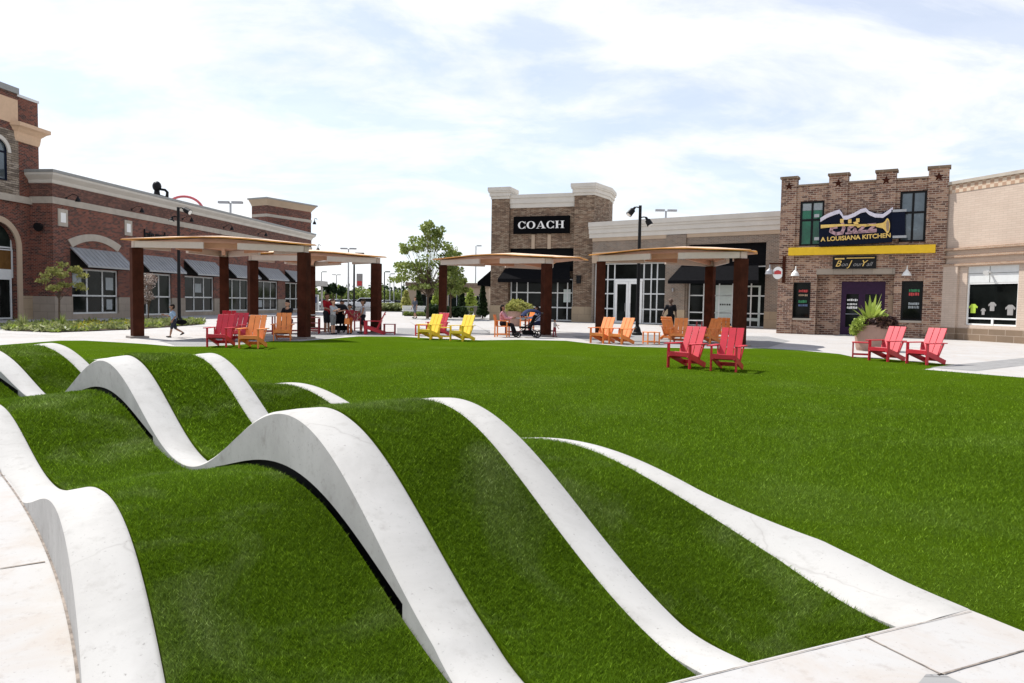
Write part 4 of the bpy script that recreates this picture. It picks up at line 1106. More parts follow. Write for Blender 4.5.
cen = [(820.5, 220), (827, 216), (834.5, 213), (839.5, 211.5), (842, 214.5), (843.5, 217.8), (848, 217.5), (855, 214.5), (861, 211), (866, 210), (869, 213), (875, 215.5), (883, 216), (888, 212.5), (893, 208.8)]
for a, b in zip(cen[:-1], cen[1:]): rb.prism([SJ(a[0], a[1] + 2.0), SJ(b[0], b[1] + 2.0), SJ(b[0], b[1] - 1.9), SJ(a[0], a[1] - 1.9)], -.21, -.152, 'y')
rb.build('ribbon', 'lavender', bs)
# script word: J a z z in mauve plates
def ell(cx, cy, rx, ry, n=16): return [(cx + rx * math.cos(2 * math.pi * i / n), cy + ry * math.sin(2 * math.pi * i / n)) for i in range(n)]
jz = MB()
def stroke(pts, w):
    for a, b in zip(pts[:-1], pts[1:]):
        dx_, dy_ = b[0] - a[0], b[1] - a[1]; l = math.hypot(dx_, dy_); nx, ny = -dy_ / l * w / 2, dx_ / l * w / 2; ex, ey = dx_ / l * w * .3, dy_ / l * w * .3
        jz.prism([SJ(a[0] + nx - ex, a[1] + ny - ey), SJ(b[0] + nx + ex, b[1] + ny + ey), SJ(b[0] - nx + ex, b[1] - ny + ey), SJ(a[0] - nx - ex, a[1] - ny - ey)], -.20, -.152, 'y')
stroke([(842.5, 223), (844, 228), (842, 233), (836, 234), (831, 231.5), (832, 227.5), (836.5, 227)], 3.2)
stroke([(853, 226), (849, 228), (849, 232), (853, 232.5), (855, 229), (856, 232.5)], 2.6)
stroke([(858, 226), (865, 225.4), (858.5, 232), (866, 231.2)], 2.6); stroke([(868, 225), (875.5, 224.4), (868.5, 231), (876, 230)], 2.6)
stroke([(846, 233.5), (876, 231.5)], 1.6)
jz.build('script_word', 'mauve', bs)
tp = MB()
def gp(pts, y0=-.235, y1=-.205): tp.prism([SJ(*p) for p in pts], y0, y1, 'y')
gp([(821, 228.5), (844, 226.0), (844, 224.0), (821, 225.0)]); gp([(844, 226.2), (876, 226.0), (876, 224.2), (844, 224.4)])
gp([(876, 227.0), (883, 228.5), (887, 233), (887.5, 219.5), (883, 223), (876, 224)]); gp(ell(887.5, 226, 2.6, 7.6), -.26, -.236)
for x_, y_ in ((842, 221), (850, 221.5), (858, 220.5)): gp([(x_ - 1.7, y_ + 2), (x_ + 1.7, y_ + 1.8), (x_ + 1.7, y_ - 2), (x_ - 1.7, y_ - 1.8)])
gp([(853, 222.5), (858, 228), (861, 227), (857, 221.5)]); gp([(864, 227), (871, 226), (868, 224)])
tp.build('trumpet', 'gold', bs)
pi = MB(); pi.prism([SJ(*p) for p in ell(887.8, 226, 1.5, 5.6)], -.268, -.262, 'y'); pi.build('trumpet_bell', 'sign_tan', bs)
ta, tb_ = SJ(821, 239.7), SJ(891, 235.4); tx = text('sign_lettering', 'A LOUISIANA KITCHEN', .30, 'gold', bs, 0, 0, 0, .02, bold=.008)
L_ = math.hypot(tb_[0] - ta[0], tb_[1] - ta[1]); tx.scale = (L_ / tx.dimensions.x, 1, 1); tx.location = ((ta[0] + tb_[0]) / 2, -.175, (ta[1] + tb_[1]) / 2)
tx.rotation_euler = (R(90), -math.atan2(tb_[1] - ta[1], tb_[0] - ta[0]), 0)
br = MB()
for p in ((817, 216), (817, 239)):
    u, z = SJ(*p); br.box(u - .14, u + .1, -.12, -.06, z - .06, z + .1)
for u_, z_ in (SJ(895, 211), SJ(895, 237)): br.box(u_ - .1, u_ + .5, -.25, -.222, z_ - .06, z_ + .06)
br.build('sign_bracket', 'steel', bs)
br = MB()
for p in ((826, 236), (860, 233), (899, 230)):
    u, z = SJ(*p); br.box(u - .04, u + .04, .0, .29, z - .04, z + .04)
br.build('wall_mount', 'black', bs)
# name board above the porch
n0, n1, nz0, nz1 = R4(833, 256.5, 876, 268.5, .1)
nb = thing('name_board', 'black board with flowing yellow and white script above the purple door', 'sign', FJ.w((n0 + n1) / 2, -.10, (nz0 + nz1) / 2), FJ.ang)
hw, hh = (n1 - n0) / 2, (nz1 - nz0) / 2
m = MB(); m.box(-hw, hw, -.06, .098, -hh, hh); m.build('board', 'black', nb)
for ch, rest, fx in (('B', 'on', -.76), ('J', 'our', -.22), ('Y', 'all', .40)):
    text('script_capital', ch, .44, 'gold', nb, hw * fx, -.075, -.07, .01, shear=.4)
    t1 = text('script_letters', rest, .29, 'pale_cloth', nb, hw * fx + .16, -.075, -.10, .01, align='LEFT', shear=.4)
m = MB(); m.box(-hw * .35, hw * .92, -.07, -.061, hh * .62, hh * .75); m.box(-hw * .9, -hw * .45, -.07, -.061, hh * .5, hh * .72); m.build('script_line', 'gold', nb)
for px, py, k_ in ((795, 277, 0), (906.6, 277, 1)):
    u, z = FJ.uv(px, py, .4)
    gooseneck(FJ, u, z + .22, 'lamp_white', ('white cone wall lamp above the left menu window of the brown brick restaurant', 'white cone wall lamp above the right menu window of the brown brick restaurant')[k_], 'white cone lamps on the restaurant', .4, cone=.22, rise=.35)
# hanging disc sign on a bracket
hb = FJ.w(FJ.u(784.5, 270) , -.10, 0); zA, zBm = FJ.z(784.5, 256.5), FJ.z(784.5, 283)
hs = thing('hanging_sign', 'round white hanging sign with red lettering on a dark wall bracket', 'sign', (hb.x, hb.y, 0), FJ.ang)
m = MB(); m.box(-.07, .07, -.10, 0, zBm, zA); zr = FJ.z(776, 263.5, .3); m.box(-.75, -.07, -.09, -.03, zr - .04, zr + .04); m.build('bracket', 'post', hs)
dc = (-.30, -.06, FJ.z(778.5, 273, .1)); m = MB(); n = 24
m.prism([(dc[0] + .27 * math.cos(2 * math.pi * i / n), dc[2] + .33 * math.sin(2 * math.pi * i / n)) for i in range(n)], -.10, -.02, 'y'); m.build('sign_disc', 'lamp_white', hs)
m = MB(); m.box(dc[0] - .18, dc[0] + .18, -.112, -.101, dc[2] - .07, dc[2] + .09); m.prism([(dc[0] - .13, dc[2] + .091), (dc[0] + .13, dc[2] + .091), (dc[0] + .06, dc[2] + .14), (dc[0] - .06, dc[2] + .14)], -.112, -.101, 'y'); m.build('sign_mark', 'sign_red', hs)
m = MB(); m.lathe([(.24, -.2), (.20, -.02), (.06, .1), (.03, .32)], 14, (-.72, -.06, FJ.z(772, 270.5, .1))); m.build('lamp_shade', 'steel', hs)

# ------------------------------------------------ cream block shop at the right edge
a_ = FJ.w(LJ + .002, .0); b_ = Vector((22.15, 30.6, 0)); dr_ = (b_ - a_).normalized()
FT = Frame(a_, a_ + dr_ * 22)
bt = building('cream_shop', 'cream block shop with checker frieze and one wide display window at the right edge', 'shop building', FT)
zt_ = FT.z(951, 182); zq = FT.z(968, 328.3)
k0, k1, kz0, kz1 = FT.u(966, 300), FT.u(1017.5, 300), FT.z(985, 325.5), FT.z(985, 266)
wz1_ = FT.z(985, 282.5)
wall('wall', 'brick_cream', bt, 0, 22, zq, zt_ - .55, [(k0, k1, kz0, kz1)], rev=.25, depth=9)
m = MB(); m.box(0, 22, -.03, 9, -.05, zq); m.build('block_base', 'block_brown', bt)
m = MB(); m.box(0, FT.u(958.5, 300), -.15, -.032, .0, zq); m.build('pilaster_base', 'block_brown', bt)
m = MB(); m.box(0, FT.u(958, 300), -.12, -.002, zq + .002, FT.z(947, 265.5)); m.build('pilaster', 'brick_cream', bt)
course(bt, 'checker_frieze', 'check', 0, 22, zt_ - .55, zt_ - .15, -.02, 8.9)
course(bt, 'roof_coping', 'lime', 0, 22, zt_ - .147, zt_, -.10, 8.9)
for py in (250, 257.2, 265.5): z_ = FT.z(948, py); course(bt, 'brick_stringcourse', 'brick_buff', 0, 22, z_ - .055, z_ + .055, -.14, -.003)
course(bt, 'grey_panel', 'alu', k0, k1, wz1_, kz1, .06, .12)
window(bt, k0, k1, kz0, wz1_, [], [FT.z(985, 318.6)], y=.12, fm='white_paint', gm='glass', bar=.07)
m = MB(); c = FT.u(991, 322); m.box(c - .05, c + .05, .06, .10, kz0, FT.z(985, 318.6)); m.build('window_mullion', 'white_paint', bt)
m = MB(); pu, pz = FT.uv(989, 273); m.box(pu - .02, pu + .02, .055, .06, wz1_ + .02, kz1 - .02); m.box(k0 + .02, pu - .03, .055, .06, pz - .015, pz + .015); m.box(pu + .03, k1 - .02, .055, .06, pz - .015, pz + .015); m.build('panel_joint', 'coping', bt)
lu, lz = FT.uv(989.5, 272); lm = thing('wall_lamp', 'small white flood lamp over the display window of the cream shop', 'wall lamp', FT.w(lu, .055, lz), FT.ang)
m = MB(); m.tube([(0, 0, 0), (0, -.15, 0), (0, -.28, -.06)], [.05, .05, .13], 10); m.build('housing', 'lamp_white', lm)
for px, py, w_, h_, mt, lb in ((971.5, 308.5, .40, .42, 'lime_cloth', 'lime green shirt hung in the display window'), (981.5, 311.5, .22, .30, 'pale_cloth', 'small grey shirt in the display window'), (990.5, 306.5, .34, .40, 'pale_cloth', 'white patterned top in the display window below the lamp'), (1008.5, 310, .42, .46, 'pale_cloth', 'white shirt in the display window nearest the right edge')):
    u, z = FT.uv(px, py); t_ = thing('hanging_shirt', lb, 'shirt', FT.w(u, .10, z), FT.ang, 'shirts in the display window')
    m = MB(); m.prism([(-w_ * .3, -h_ / 2), (w_ * .3, -h_ / 2), (w_ * .32, h_ * .15), (w_ * .5, h_ * .02), (w_ * .56, h_ * .2), (w_ * .2, h_ / 2), (-w_ * .2, h_ / 2), (-w_ * .56, h_ * .2), (-w_ * .5, h_ * .02), (-w_ * .32, h_ * .15)], 0, .015, 'y'); m.build('cloth', mt, t_)

# ================================================================== SHELTERS
def shelter(posts, label, zt=3.1, bulge=()):
    posts = [Vector((p[0], p[1], 0)) for p in posts]
    if (posts[1] - posts[0]).cross(posts[2] - posts[0]).z < 0: posts = [posts[0], posts[2], posts[1]]
    c = sum(posts, Vector()) / 3
    r_ = thing('shade_shelter', label, 'shelter', c, 0, 'three post timber shade shelters')
    L = [p - c for p in posts]
    for p in L:
        a = math.atan2(p.y, p.x); m = MB(); w = .22
        q = [(p.x + w * 1.15 * math.cos(a + k), p.y + w * 1.15 * math.sin(a + k)) for k in (R(45), R(135), R(225), R(315))]
        m.prism(q, .07, zt); po_ = m.build('post', 'post', r_, bevel=.015)
        m = MB(); m.prism([(p.x + .42 * math.cos(a + k), p.y + .42 * math.sin(a + k)) for k in (R(45), R(135), R(225), R(315))], 0, .07); m.build('base_plate', 'plate', po_)
        m = MB(); m.prism([(p.x + .17 * math.cos(a + k), p.y + .17 * math.sin(a + k)) for k in (R(45), R(135), R(225), R(315))], zt, zt + .235); m.build('post_bracket', 'beam', po_)
    # deep tapered edge beams and the recessed middle span of each side
    for i in range(3):
        p, q = L[i], L[(i + 1) % 3]; d = (q - p).normalized(); n = Vector((d.y, -d.x, 0)); ln = (q - p).length
        if n.dot((p + q) / 2) < 0: n = -n
        for a, s in ((p, 1), (q, -1)):
            A = a + n * .14; B = A + d * s * (ln * .40) + n * .10
            m = MB(); m.obox(A + Vector((0, 0, zt + .12)), B + Vector((0, 0, zt + .14)), .12, .22); m.build('edge_beam', 'beam', r_)
        A = p + d * ln * .36 - n * .22; B = q - d * ln * .36 - n * .22
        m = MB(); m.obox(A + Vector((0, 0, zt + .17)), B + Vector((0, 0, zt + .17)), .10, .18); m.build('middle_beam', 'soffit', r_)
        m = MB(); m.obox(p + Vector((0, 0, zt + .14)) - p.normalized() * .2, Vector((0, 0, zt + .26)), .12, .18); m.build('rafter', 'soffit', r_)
    # folded roof: tips just past the posts, bulging mid edges, low apex
    ring = []
    for i in range(3):
        p, q = L[i], L[(i + 1) % 3]; pn = p.normalized(); d = (q - p).normalized(); n = Vector((d.y, -d.x, 0))
        if n.dot((p + q) / 2) < 0: n = -n
        mid = (p + q) / 2 + c; bu = .30
        for (bx, by, bv) in bulge:
            if math.hypot(mid.x - bx, mid.y - by) < 1.2: bu = bv
        ring += [(p + pn * .50, zt + .245), (p + d * .9 + n * .42, zt + .31), (p.lerp(q, .34) + n * max(.42, bu * .8), zt + .38), (p.lerp(q, .5) + n * bu, zt + .41 - .06 * max(0, bu - .4)), (p.lerp(q, .66) + n * max(.42, bu * .8), zt + .38), (q - d * .9 + n * .42, zt + .31)]
    top = zt + .58
    for nm, mt, z0, z1, sc_ in (('roof_deck', 'roof_top', .032, .05, .988), ('roof_board', 'roof_edge', .0, .03, 1.0)):
        m = MB(); n = len(ring); inner = [(x * .5, z * .35 + (zt + .54) * .65) for x, z in ring]
        for i in range(n):
            a, b = ring[i], ring[(i + 1) % n]; ai, bi = inner[i], inner[(i + 1) % n]
            P = lambda x, z, o: (x.x * sc_, x.y * sc_, z + o)
            for o_ in (z0, z1):
                m.quad(P(*a, o_), P(*b, o_), P(*bi, o_), P(*ai, o_)); m.quad(P(*ai, o_), P(*bi, o_), (0, 0, top + o_))
            m.quad(P(*a, z0), P(*b, z0), P(*b, z1), P(*a, z1))
        m.build(nm, mt, r_, fix=False)
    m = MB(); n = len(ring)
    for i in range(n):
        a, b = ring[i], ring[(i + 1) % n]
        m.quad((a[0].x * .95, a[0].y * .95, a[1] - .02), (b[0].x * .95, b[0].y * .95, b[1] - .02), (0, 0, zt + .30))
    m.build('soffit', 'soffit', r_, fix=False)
    return r_
def P2(px, py, Y): p = atY(px, py, Y); return (p.x, p.y)
sA_ = [P2(137.5, 335, 24.9), P2(304, 335, 26.0), P2(224.5, 330, 29.7)]
sB_ = [P2(253, 331, 30.6), P2(376, 332, 31.3), P2(311.5, 330, 35.2)]
sC_ = [P2(442.5, 331, 33.6), P2(545.5, 336, 30.8), P2(546.2, 330, 36.3)]
sD_ = [P2(599.5, 335, 28.7), P2(738.8, 338, 25.4), P2(708.5, 335, 31.0)]
shelter(sA_, 'timber shade shelter on three brown posts in front of the red brick shop row')
shelter(sB_, 'farther timber shade shelter half hidden behind the leftmost one', 3.02)
def midp(a, b, v): return ((a[0] + b[0]) / 2, (a[1] + b[1]) / 2, v)
shelter(sC_, 'timber shade shelter in front of the ledgestone shop', bulge=(midp(sC_[1], sC_[2], 1.9),))
shelter(sD_, 'timber shade shelter before the tan brick storefront, behind two red lawn chairs', bulge=(midp(sD_[1], sD_[2], 1.25),))

# ================================================================== CHAIRS AND TABLES
def make_adirondack(mat, name, label, group):
    t = thing(name, label, 'lawn chair', (0, 0, -50), 0, group)
    m = MB()
    A, B = Vector((0, -.37, .385)), Vector((0, .16, .235)); d = (B - A) / 4.0
    for i in range(4):
        a = A + d * (i + .04); b = A + d * (i + .94); m.obox(a, b, .56, .025)
    m.build('seat', mat, t, bevel=.004)
    m = MB(); b0, b1 = Vector((0, .13, .25)), Vector((0, .50, .97)); bd = (b1 - b0).normalized()
    for x in (-.197, 0, .197): m.obox(b0 + Vector((x, 0, 0)), b1 + Vector((x, 0, 0)), .18, .026, (0, -1, .5))
    for k in (.35, .86):
        p = b0.lerp(b1, k) + Vector((0, .026, -.012)); m.obox(p - Vector((.28, 0, 0)), p + Vector((.28, 0, 0)), .07, .022, bd)
    m.build('backrest', mat, t, bevel=.004)
    for s in (-1, 1):
        m = MB(); m.obox((s * .355, -.44, .575), (s * .355, .36, .575), .135, .026); m.build('armrest', mat, t, bevel=.004)
        m = MB(); m.obox((s * .315, -.36, 0), (s * .315, -.36, .56), .035, .10, (0, 1, 0)); m.build('front_leg', mat, t, bevel=.004)
        m = MB(); m.obox((s * .275, -.40, .33), (s * .275, .50, .045), .03, .13); m.obox((s * .335, .30, .56), (s * .285, .16, .22), .03, .06, (0, 1, 0)); m.build('side_rail', mat, t)
    m = MB(); m.obox((-.335, -.40, .335), (.335, -.40, .335), .024, .10); m.build('apron', mat, t, bevel=.004)
    m = MB(); m.obox((-.26, .36, .12), (.26, .36, .12), .024, .09); m.build('stretcher', mat, t)
    return t
def make_side_table(mat, name, label):
    t = thing(name, label, 'side table', (0, 0, -50), 0, 'small side tables by the lawn chairs')
    m = MB()
    for i in range(4): y = -.195 + .13 * i; m.box(-.25, .25, y - .062, y + .062, .425, .45)
    m.build('table_top', mat, t)
    for x in (-.22, .22):
        for y in (-.22, .22): m = MB(); m.box(x - .02, x + .02, y - .02, y + .02, 0, .424); m.build('leg', mat, t)
    m = MB()
    for y in (-.22, .22): m.box(-.2, .2, y - .015, y + .015, .08, .11)
    for x in (-.22, .22): m.box(x - .015, x + .015, -.2, .2, .08, .11)
    m.build('stretcher', mat, t); return t
def make_cafe_chair(mat, name, label, group):
    t = thing(name, label, 'chair', (0, 0, -50), 0, group)
    m = MB(); 
    for i in range(4): y = -.20 + .125 * i; m.box(-.24, .24, y - .055, y + .055, .43, .455)
    m.build('seat', mat, t)
    m = MB()
    for x in (-.17, 0, .17): m.obox((x, .24, .46), (x, .33, .92), .15, .022, (0, -1, 0))
    m.build('backrest', mat, t)
    for x in (-.27, .27):
        for y, h in ((-.25, .64), (.25, .66)): m = MB(); m.box(x - .025, x + .025, y - .025, y + .025, 0, h); m.build('leg', mat, t)
        m = MB(); m.box(x - .04, x + .04, -.28, .28, .641 if False else .662, .685); m.build('armrest', mat, t)
        m = MB(); m.box(x - .015, x + .015, -.22, .22, .10, .14); m.build('stretcher', mat, t)
    return t
def make_table(mat, name, label):
    t = thing(name, label, 'table', (0, 0, -50), 0, 'cafe tables under the shelters')
    m = MB(); m.box(-.55, .55, -.55, .55, .72, .75); m.build('table_top', 'grey_top', t, bevel=.01)
    for x in (-.45, .45):
        for y in (-.45, .45): m = MB(); m.box(x - .025, x + .025, y - .025, y + .025, 0, .719); m.build('leg', mat, t)
    m = MB(); m.box(-.43, .43, -.46, -.44, .1, .14); m.box(-.43, .43, .44, .46, .1, .14); m.build('stretcher', mat, t); return t
protos = {}
def put(kind, mat, px, py, deg, label, group):
    key = (kind, mat); p = G(px, py + (1.0 if kind == 'lawn_chair' else 0)); sc_ = (.86, .95, .97) if kind == 'lawn_chair' else (1, 1, 1)
    mk = {'lawn_chair': make_adirondack, 'cafe_chair': make_cafe_chair}.get(kind)
    if key not in protos:
        if mk: t = mk(mat, kind, label, group)
        elif kind == 'side_table': t = make_side_table(mat, kind, label)
        else: t = make_table(mat, kind, label)
        protos[key] = t; t.location = p; t.rotation_euler = (0, 0, R(deg)); t.scale = sc_; return t
    r_ = dup(protos[key], p, R(deg), label, group or protos[key].get('group')); r_.scale = sc_; return r_
GR, GO, GY = 'red lawn chairs', 'orange lawn chairs', 'yellow lawn chairs'
put('lawn_chair', 'red', 686, 366.5, -42, 'red slatted lawn chair on the turf, left one of the pair before the right shelter', GR)
put('lawn_chair', 'red', 727, 369.5, -30, 'red slatted lawn chair on the turf, right one of the pair before the right shelter', GR)
put('lawn_chair', 'red', 886, 359.8, -60, 'red slatted lawn chair beside the red side table and large planter', GR)
put('lawn_chair', 'red', 925, 363.0, -63, 'red slatted lawn chair at the lawn corner, nearest the cream shop', GR)
put('lawn_chair', 'red', 221, 345.5, 2, 'red slatted lawn chair nearest the running boy', GR)
put('lawn_chair', 'red', 236, 340.5, -2, 'red slatted lawn chair directly behind the front orange chair at left', GR)
put('lawn_chair', 'red', 228, 334.5, 15, 'red lawn chair in shade behind two other red chairs', GR)
put('lawn_chair', 'red', 374, 333.2, -85, 'red lawn chair seen from its side at the right post of the farther shelter', GR)
put('lawn_chair', 'red', 438, 334.5, -28, 'red lawn chair hidden behind the left yellow chair', GR)
put('lawn_chair', 'orange', 253, 346.8, 0, 'orange slatted lawn chair at left, in front of the grey cafe table', GO)
put('lawn_chair', 'orange', 283, 339.4, 12, 'orange slatted lawn chair facing the lawn before the seated man in black', GO)
put('lawn_chair', 'orange', 602, 342.0, -40, 'orange slatted lawn chair beside the left post of the right shelter', GO)
put('lawn_chair', 'orange', 621, 343.0, -44, 'orange slatted lawn chair beside the tall black lamp post', GO)
put('lawn_chair', 'orange', 679, 342.2, -22, 'orange slatted lawn chair right of the small orange table', GO)
put('lawn_chair', 'orange', 671, 338.5, 140, 'orange lawn chair seen from behind, below the man in black', GO)
put('lawn_chair', 'orange', 709, 342.4, -50, 'orange slatted lawn chair left of the right shelter post, facing left', GO)
put('lawn_chair', 'orange', 723, 339.0, 165, 'orange lawn chair seen from behind beside the thick right shelter post', GO)
put('lawn_chair', 'yellow', 430, 338.2, -30, 'left yellow lawn chair with a red chair behind it', GY)
put('lawn_chair', 'yellow', 462, 339.8, -32, 'right yellow lawn chair standing alone at the lawn edge', GY)
put('side_table', 'red', 861, 357.5, -25, 'small red slatted side table beside the large planter', None)
put('side_table', 'dark_red', 389.6, 334.6, 5, 'small dark red side table right of the side-on red chair', None)
put('side_table', 'red', 421, 335.8, 5, 'small red side table left of the yellow chairs', None)
put('side_table', 'orange', 651, 344.2, 12, 'small orange side table alone between orange chairs', None)
put('side_table', 'yellow', 445, 339.0, 5, 'small yellow side table between the two yellow chairs', None)
put('cafe_table', 'dark_red', 262, 334.0, 12, 'grey topped cafe table before the seated man in black', None)
put('cafe_table', 'dark_red', 316, 331.5, 5, 'grey topped cafe table left of the standing group', None)
put('cafe_table', 'dark_red', 517, 334.5, 10, 'grey topped cafe table before the seated woman in pink', None)
put('cafe_table', 'dark_red', 699, 336.5, 20, 'grey topped cafe table between the orange chairs under the right shelter', None)
put('cafe_chair', 'dark_red', 296, 333.5, -60, 'dark red cafe chair behind the seated man in black', 'dark red cafe chairs')
put('cafe_chair', 'dark_red', 313, 333.5, 100, 'dark red cafe chair at the table left of the standing group', 'dark red cafe chairs')
put('cafe_chair', 'dark_red', 352.5, 330.5, -20, 'dark red cafe chair behind the boy in the tank top', 'dark red cafe chairs')
put('cafe_chair', 'orange', 502, 337.0, 80, 'orange cafe chair under the seated woman in pink', 'orange cafe chairs')
put('cafe_chair', 'orange', 527, 329.5, -60, 'orange cafe chair beside the round planter by the stone shop', 'orange cafe chairs')

# ================================================================== PEOPLE
def skin(c): 
    return plain('skin', c, .6, .3, var=.04)
MT['skin_light'] = skin((.52, .30, .20)); MT['skin_mid'] = skin((.30, .16, .10)); MT['skin_dark'] = skin((.10, .055, .035))
CLOTH = {}
def cloth(c):
    if c not in CLOTH: CLOTH[c] = plain('cloth', c, .85, .15, var=.12, scale=9)
    return CLOTH[c]
def blob(name, caps, mat, parent, vox, smooth=4):
    """one continuous surface from tapered capsules"""
    bm = bmesh.new()
    for a, ra, b, rb in caps:
        a = Vector(a); b = Vector(b); l = (b - a).length; n = max(1, int(l / (min(ra, rb) * .6)))
        for i in range(n + 1):
            t = i / n; p = a.lerp(b, t); r_ = ra + (rb - ra) * t
            bmesh.ops.create_icosphere(bm, subdivisions=1 if r_ < .03 else 2, radius=r_ * 1.03, matrix=Matrix.Translation(p))
            if l < 1e-6: break
    me = bpy.data.meshes.new(name); bm.to_mesh(me); bm.free(); me.materials.append(mat if not isinstance(mat, str) else MT[mat])
    o = bpy.data.objects.new(name, me); COL.objects.link(o)
    r_ = o.modifiers.new('remesh', 'REMESH'); r_.mode = 'VOXEL'; r_.voxel_size = vox; r_.use_smooth_shade = True
    s = o.modifiers.new('smooth', 'SMOOTH'); s.iterations = smooth; s.factor = .5
    dg = bpy.context.evaluated_depsgraph_get(); m2 = bpy.data.meshes.new_from_object(o.evaluated_get(dg))
    o.modifiers.clear(); o.data = m2; o.parent = parent
    return o
def person(px, py, deg, H, label, shirt, legs_c, hair, sk='skin_light', shorts=False, sleeves=True, hipL=0, hipR=0, kneeL=0, kneeR=0, armL=(5, 10, 15), armR=(5, 10, 15), lean=0, head=(0, 0), loc=None, seat=None, bald=False, shoe=(.02, .02, .022), hairlong=False, child=False, group='people on the plaza'):
    """facing -Y. hip/knee flex in degrees; arm = (forward, out, elbow)"""
    p = loc or G(px, py); root = thing('person', label, 'person', p, R(deg), group)
    k = H / 1.75; hs = 1.25 if child else 1.0
    hipz = .92 * k
    th, shn = .43 * k, .41 * k
    def down(a): return Vector((0, -math.sin(a), -math.cos(a)))
    J = {}
    pel = Vector((0, 0, hipz))
    legs = {}
    for s, hp, kn in ((1, hipR, kneeR), (-1, hipL, kneeL)):
        h = pel + Vector((s * .09 * k, 0, -.02 * k)); kn_ = h + down(R(hp)) * th; an = kn_ + down(R(hp - kn)) * shn
        toe = an + (Matrix.Rotation(R(hp - kn) * -.6, 3, 'X') @ Vector((0, -.17 * k, -.03 * k))) 
        legs[s] = [h, kn_, an, toe]
    low = min(min(l[2].z - .07 * k, l[3].z - .03 * k) for l in legs.values())
    off = Vector((0, 0, (seat - (hipz - .1 * k)) if seat else -low))
    T = lambda v: v + off
    pel = T(pel); 
    for s in legs: legs[s] = [T(v) for v in legs[s]]
    ln = R(lean); tor = Vector((0, -math.sin(ln), math.cos(ln)))
    chest = pel + tor * .36 * k; neck = pel + tor * .53 * k; hc = neck + Vector((0, -math.sin(ln) * .6 - .02, 1)).normalized() * (.17 * k * (1 + (hs - 1) * .6))
    hr = .098 * k * hs
    caps = [(pel, .135 * k, pel + tor * .15 * k, .115 * k), (pel + tor * .15 * k, .115 * k, chest, .13 * k), (chest, .125 * k, neck - tor * .05 * k, .09 * k), (neck - tor * .04 * k, .055 * k, hc, .05 * k)]
    caps += [(chest + Vector((-.1 * k, 0, .06 * k)), .085 * k, chest + Vector((.1 * k, 0, .06 * k)), .085 * k)]
    caps += [(hc + Vector((0, .01, .012 * k)), hr, hc + Vector((0, -.006, -.02 * k)), hr * .93), (hc + Vector((0, -.02 * k, -.06 * k)), hr * .68, hc + Vector((0, -.035 * k, -.075 * k)), hr * .55)]
    caps += [(hc + Vector((0, -hr * .95, -.002)), .012 * k, hc + Vector((0, -hr * 1.12, -.022 * k)), .016 * k)]
    for s in (-1, 1): caps.append((hc + Vector((s * hr * .97, .01, -.01 * k)), .017 * k, hc + Vector((s * hr, .015, .02 * k)), .018 * k))
    sl, tr, sho = [], [], []
    for s, (h, kn_, an, toe) in legs.items():
        caps += [(h, .088 * k, kn_, .056 * k), (kn_, .056 * k, kn_.lerp(an, .35), .056 * k), (kn_.lerp(an, .35), .056 * k, an, .036 * k), (an, .036 * k, an.lerp(toe, .4), .036 * k), (an.lerp(toe, .3) - Vector((0, 0, .025 * k)), .036 * k, toe, .03 * k)]
        e = 1.0 if not shorts else .0
        tr += [(pel, .15 * k, h, .115 * k), (h, .108 * k, kn_.lerp(h, .1) if shorts else kn_, .084 * k if shorts else .072 * k)]
        if not shorts: tr += [(kn_, .072 * k, an, .056 * k)]
        sho.append([(an + Vector((0, .03 * k, -.035 * k)), .045 * k, an.lerp(toe, .5) - Vector((0, 0, .02 * k)), .047 * k), (an.lerp(toe, .5) - Vector((0, 0, .02 * k)), .047 * k, toe, .036 * k)])
    for s, (fw, outd, el) in ((1, armR), (-1, armL)):
        sh = neck - tor * .07 * k + Vector((s * .175 * k, 0, 0))
        def adir(f, o): return Vector((s * math.sin(R(o)), -math.sin(R(f)) * math.cos(R(o)), -math.cos(R(f)) * math.cos(R(o))))
        d1 = adir(fw, outd); elb = sh + d1 * .29 * k; d2 = adir(fw + el, outd * .5); wr = elb + d2 * .25 * k
        caps += [(sh, .055 * k, elb, .042 * k), (elb, .042 * k, wr, .028 * k)]
        pm = wr + d2 * .085 * k; sd = d2.cross(Vector((s, 0, .2))).normalized()
        caps += [(wr, .027 * k, wr + d2 * .04 * k, .03 * k), (wr + d2 * .04 * k + sd * .018 * k, .020 * k, pm + sd * .02 * k, .016 * k), (wr + d2 * .04 * k - sd * .018 * k, .020 * k, pm - sd * .02 * k, .016 * k)]
        cu_ = d2.lerp(Vector((-s, 0, 0)), .35).normalized()
        for q, lf in ((-.03, .066), (-.01, .08), (.011, .076), (.031, .058)):
            b0 = pm + sd * q * k; b1 = b0 + d2 * lf * .5 * k; b2 = b1 + cu_ * lf * .5 * k
            caps += [(b0, .0095 * k, b1, .009 * k), (b1, .009 * k, b2, .0075 * k)]
        tb = wr + d2 * .03 * k - sd * .03 * k; caps += [(tb, .012 * k, tb + (d2 - sd * .8).normalized() * .035 * k, .0105 * k), (tb + (d2 - sd * .8).normalized() * .035 * k, .0105 * k, tb + (d2 * 1.6 - sd * .7).normalized() * .065 * k, .009 * k)]
        if sleeves: sl += [(sh, .075 * k, sh.lerp(elb, .75 if sleeves is True else 1), .064 * k)] + ([] if sleeves is True else [(elb, .06 * k, wr, .045 * k)])
        else: sl += [(sh, .06 * k, sh, .06 * k)]
    body = blob('body', caps, sk, root, .0085 * max(k, .55), 3)
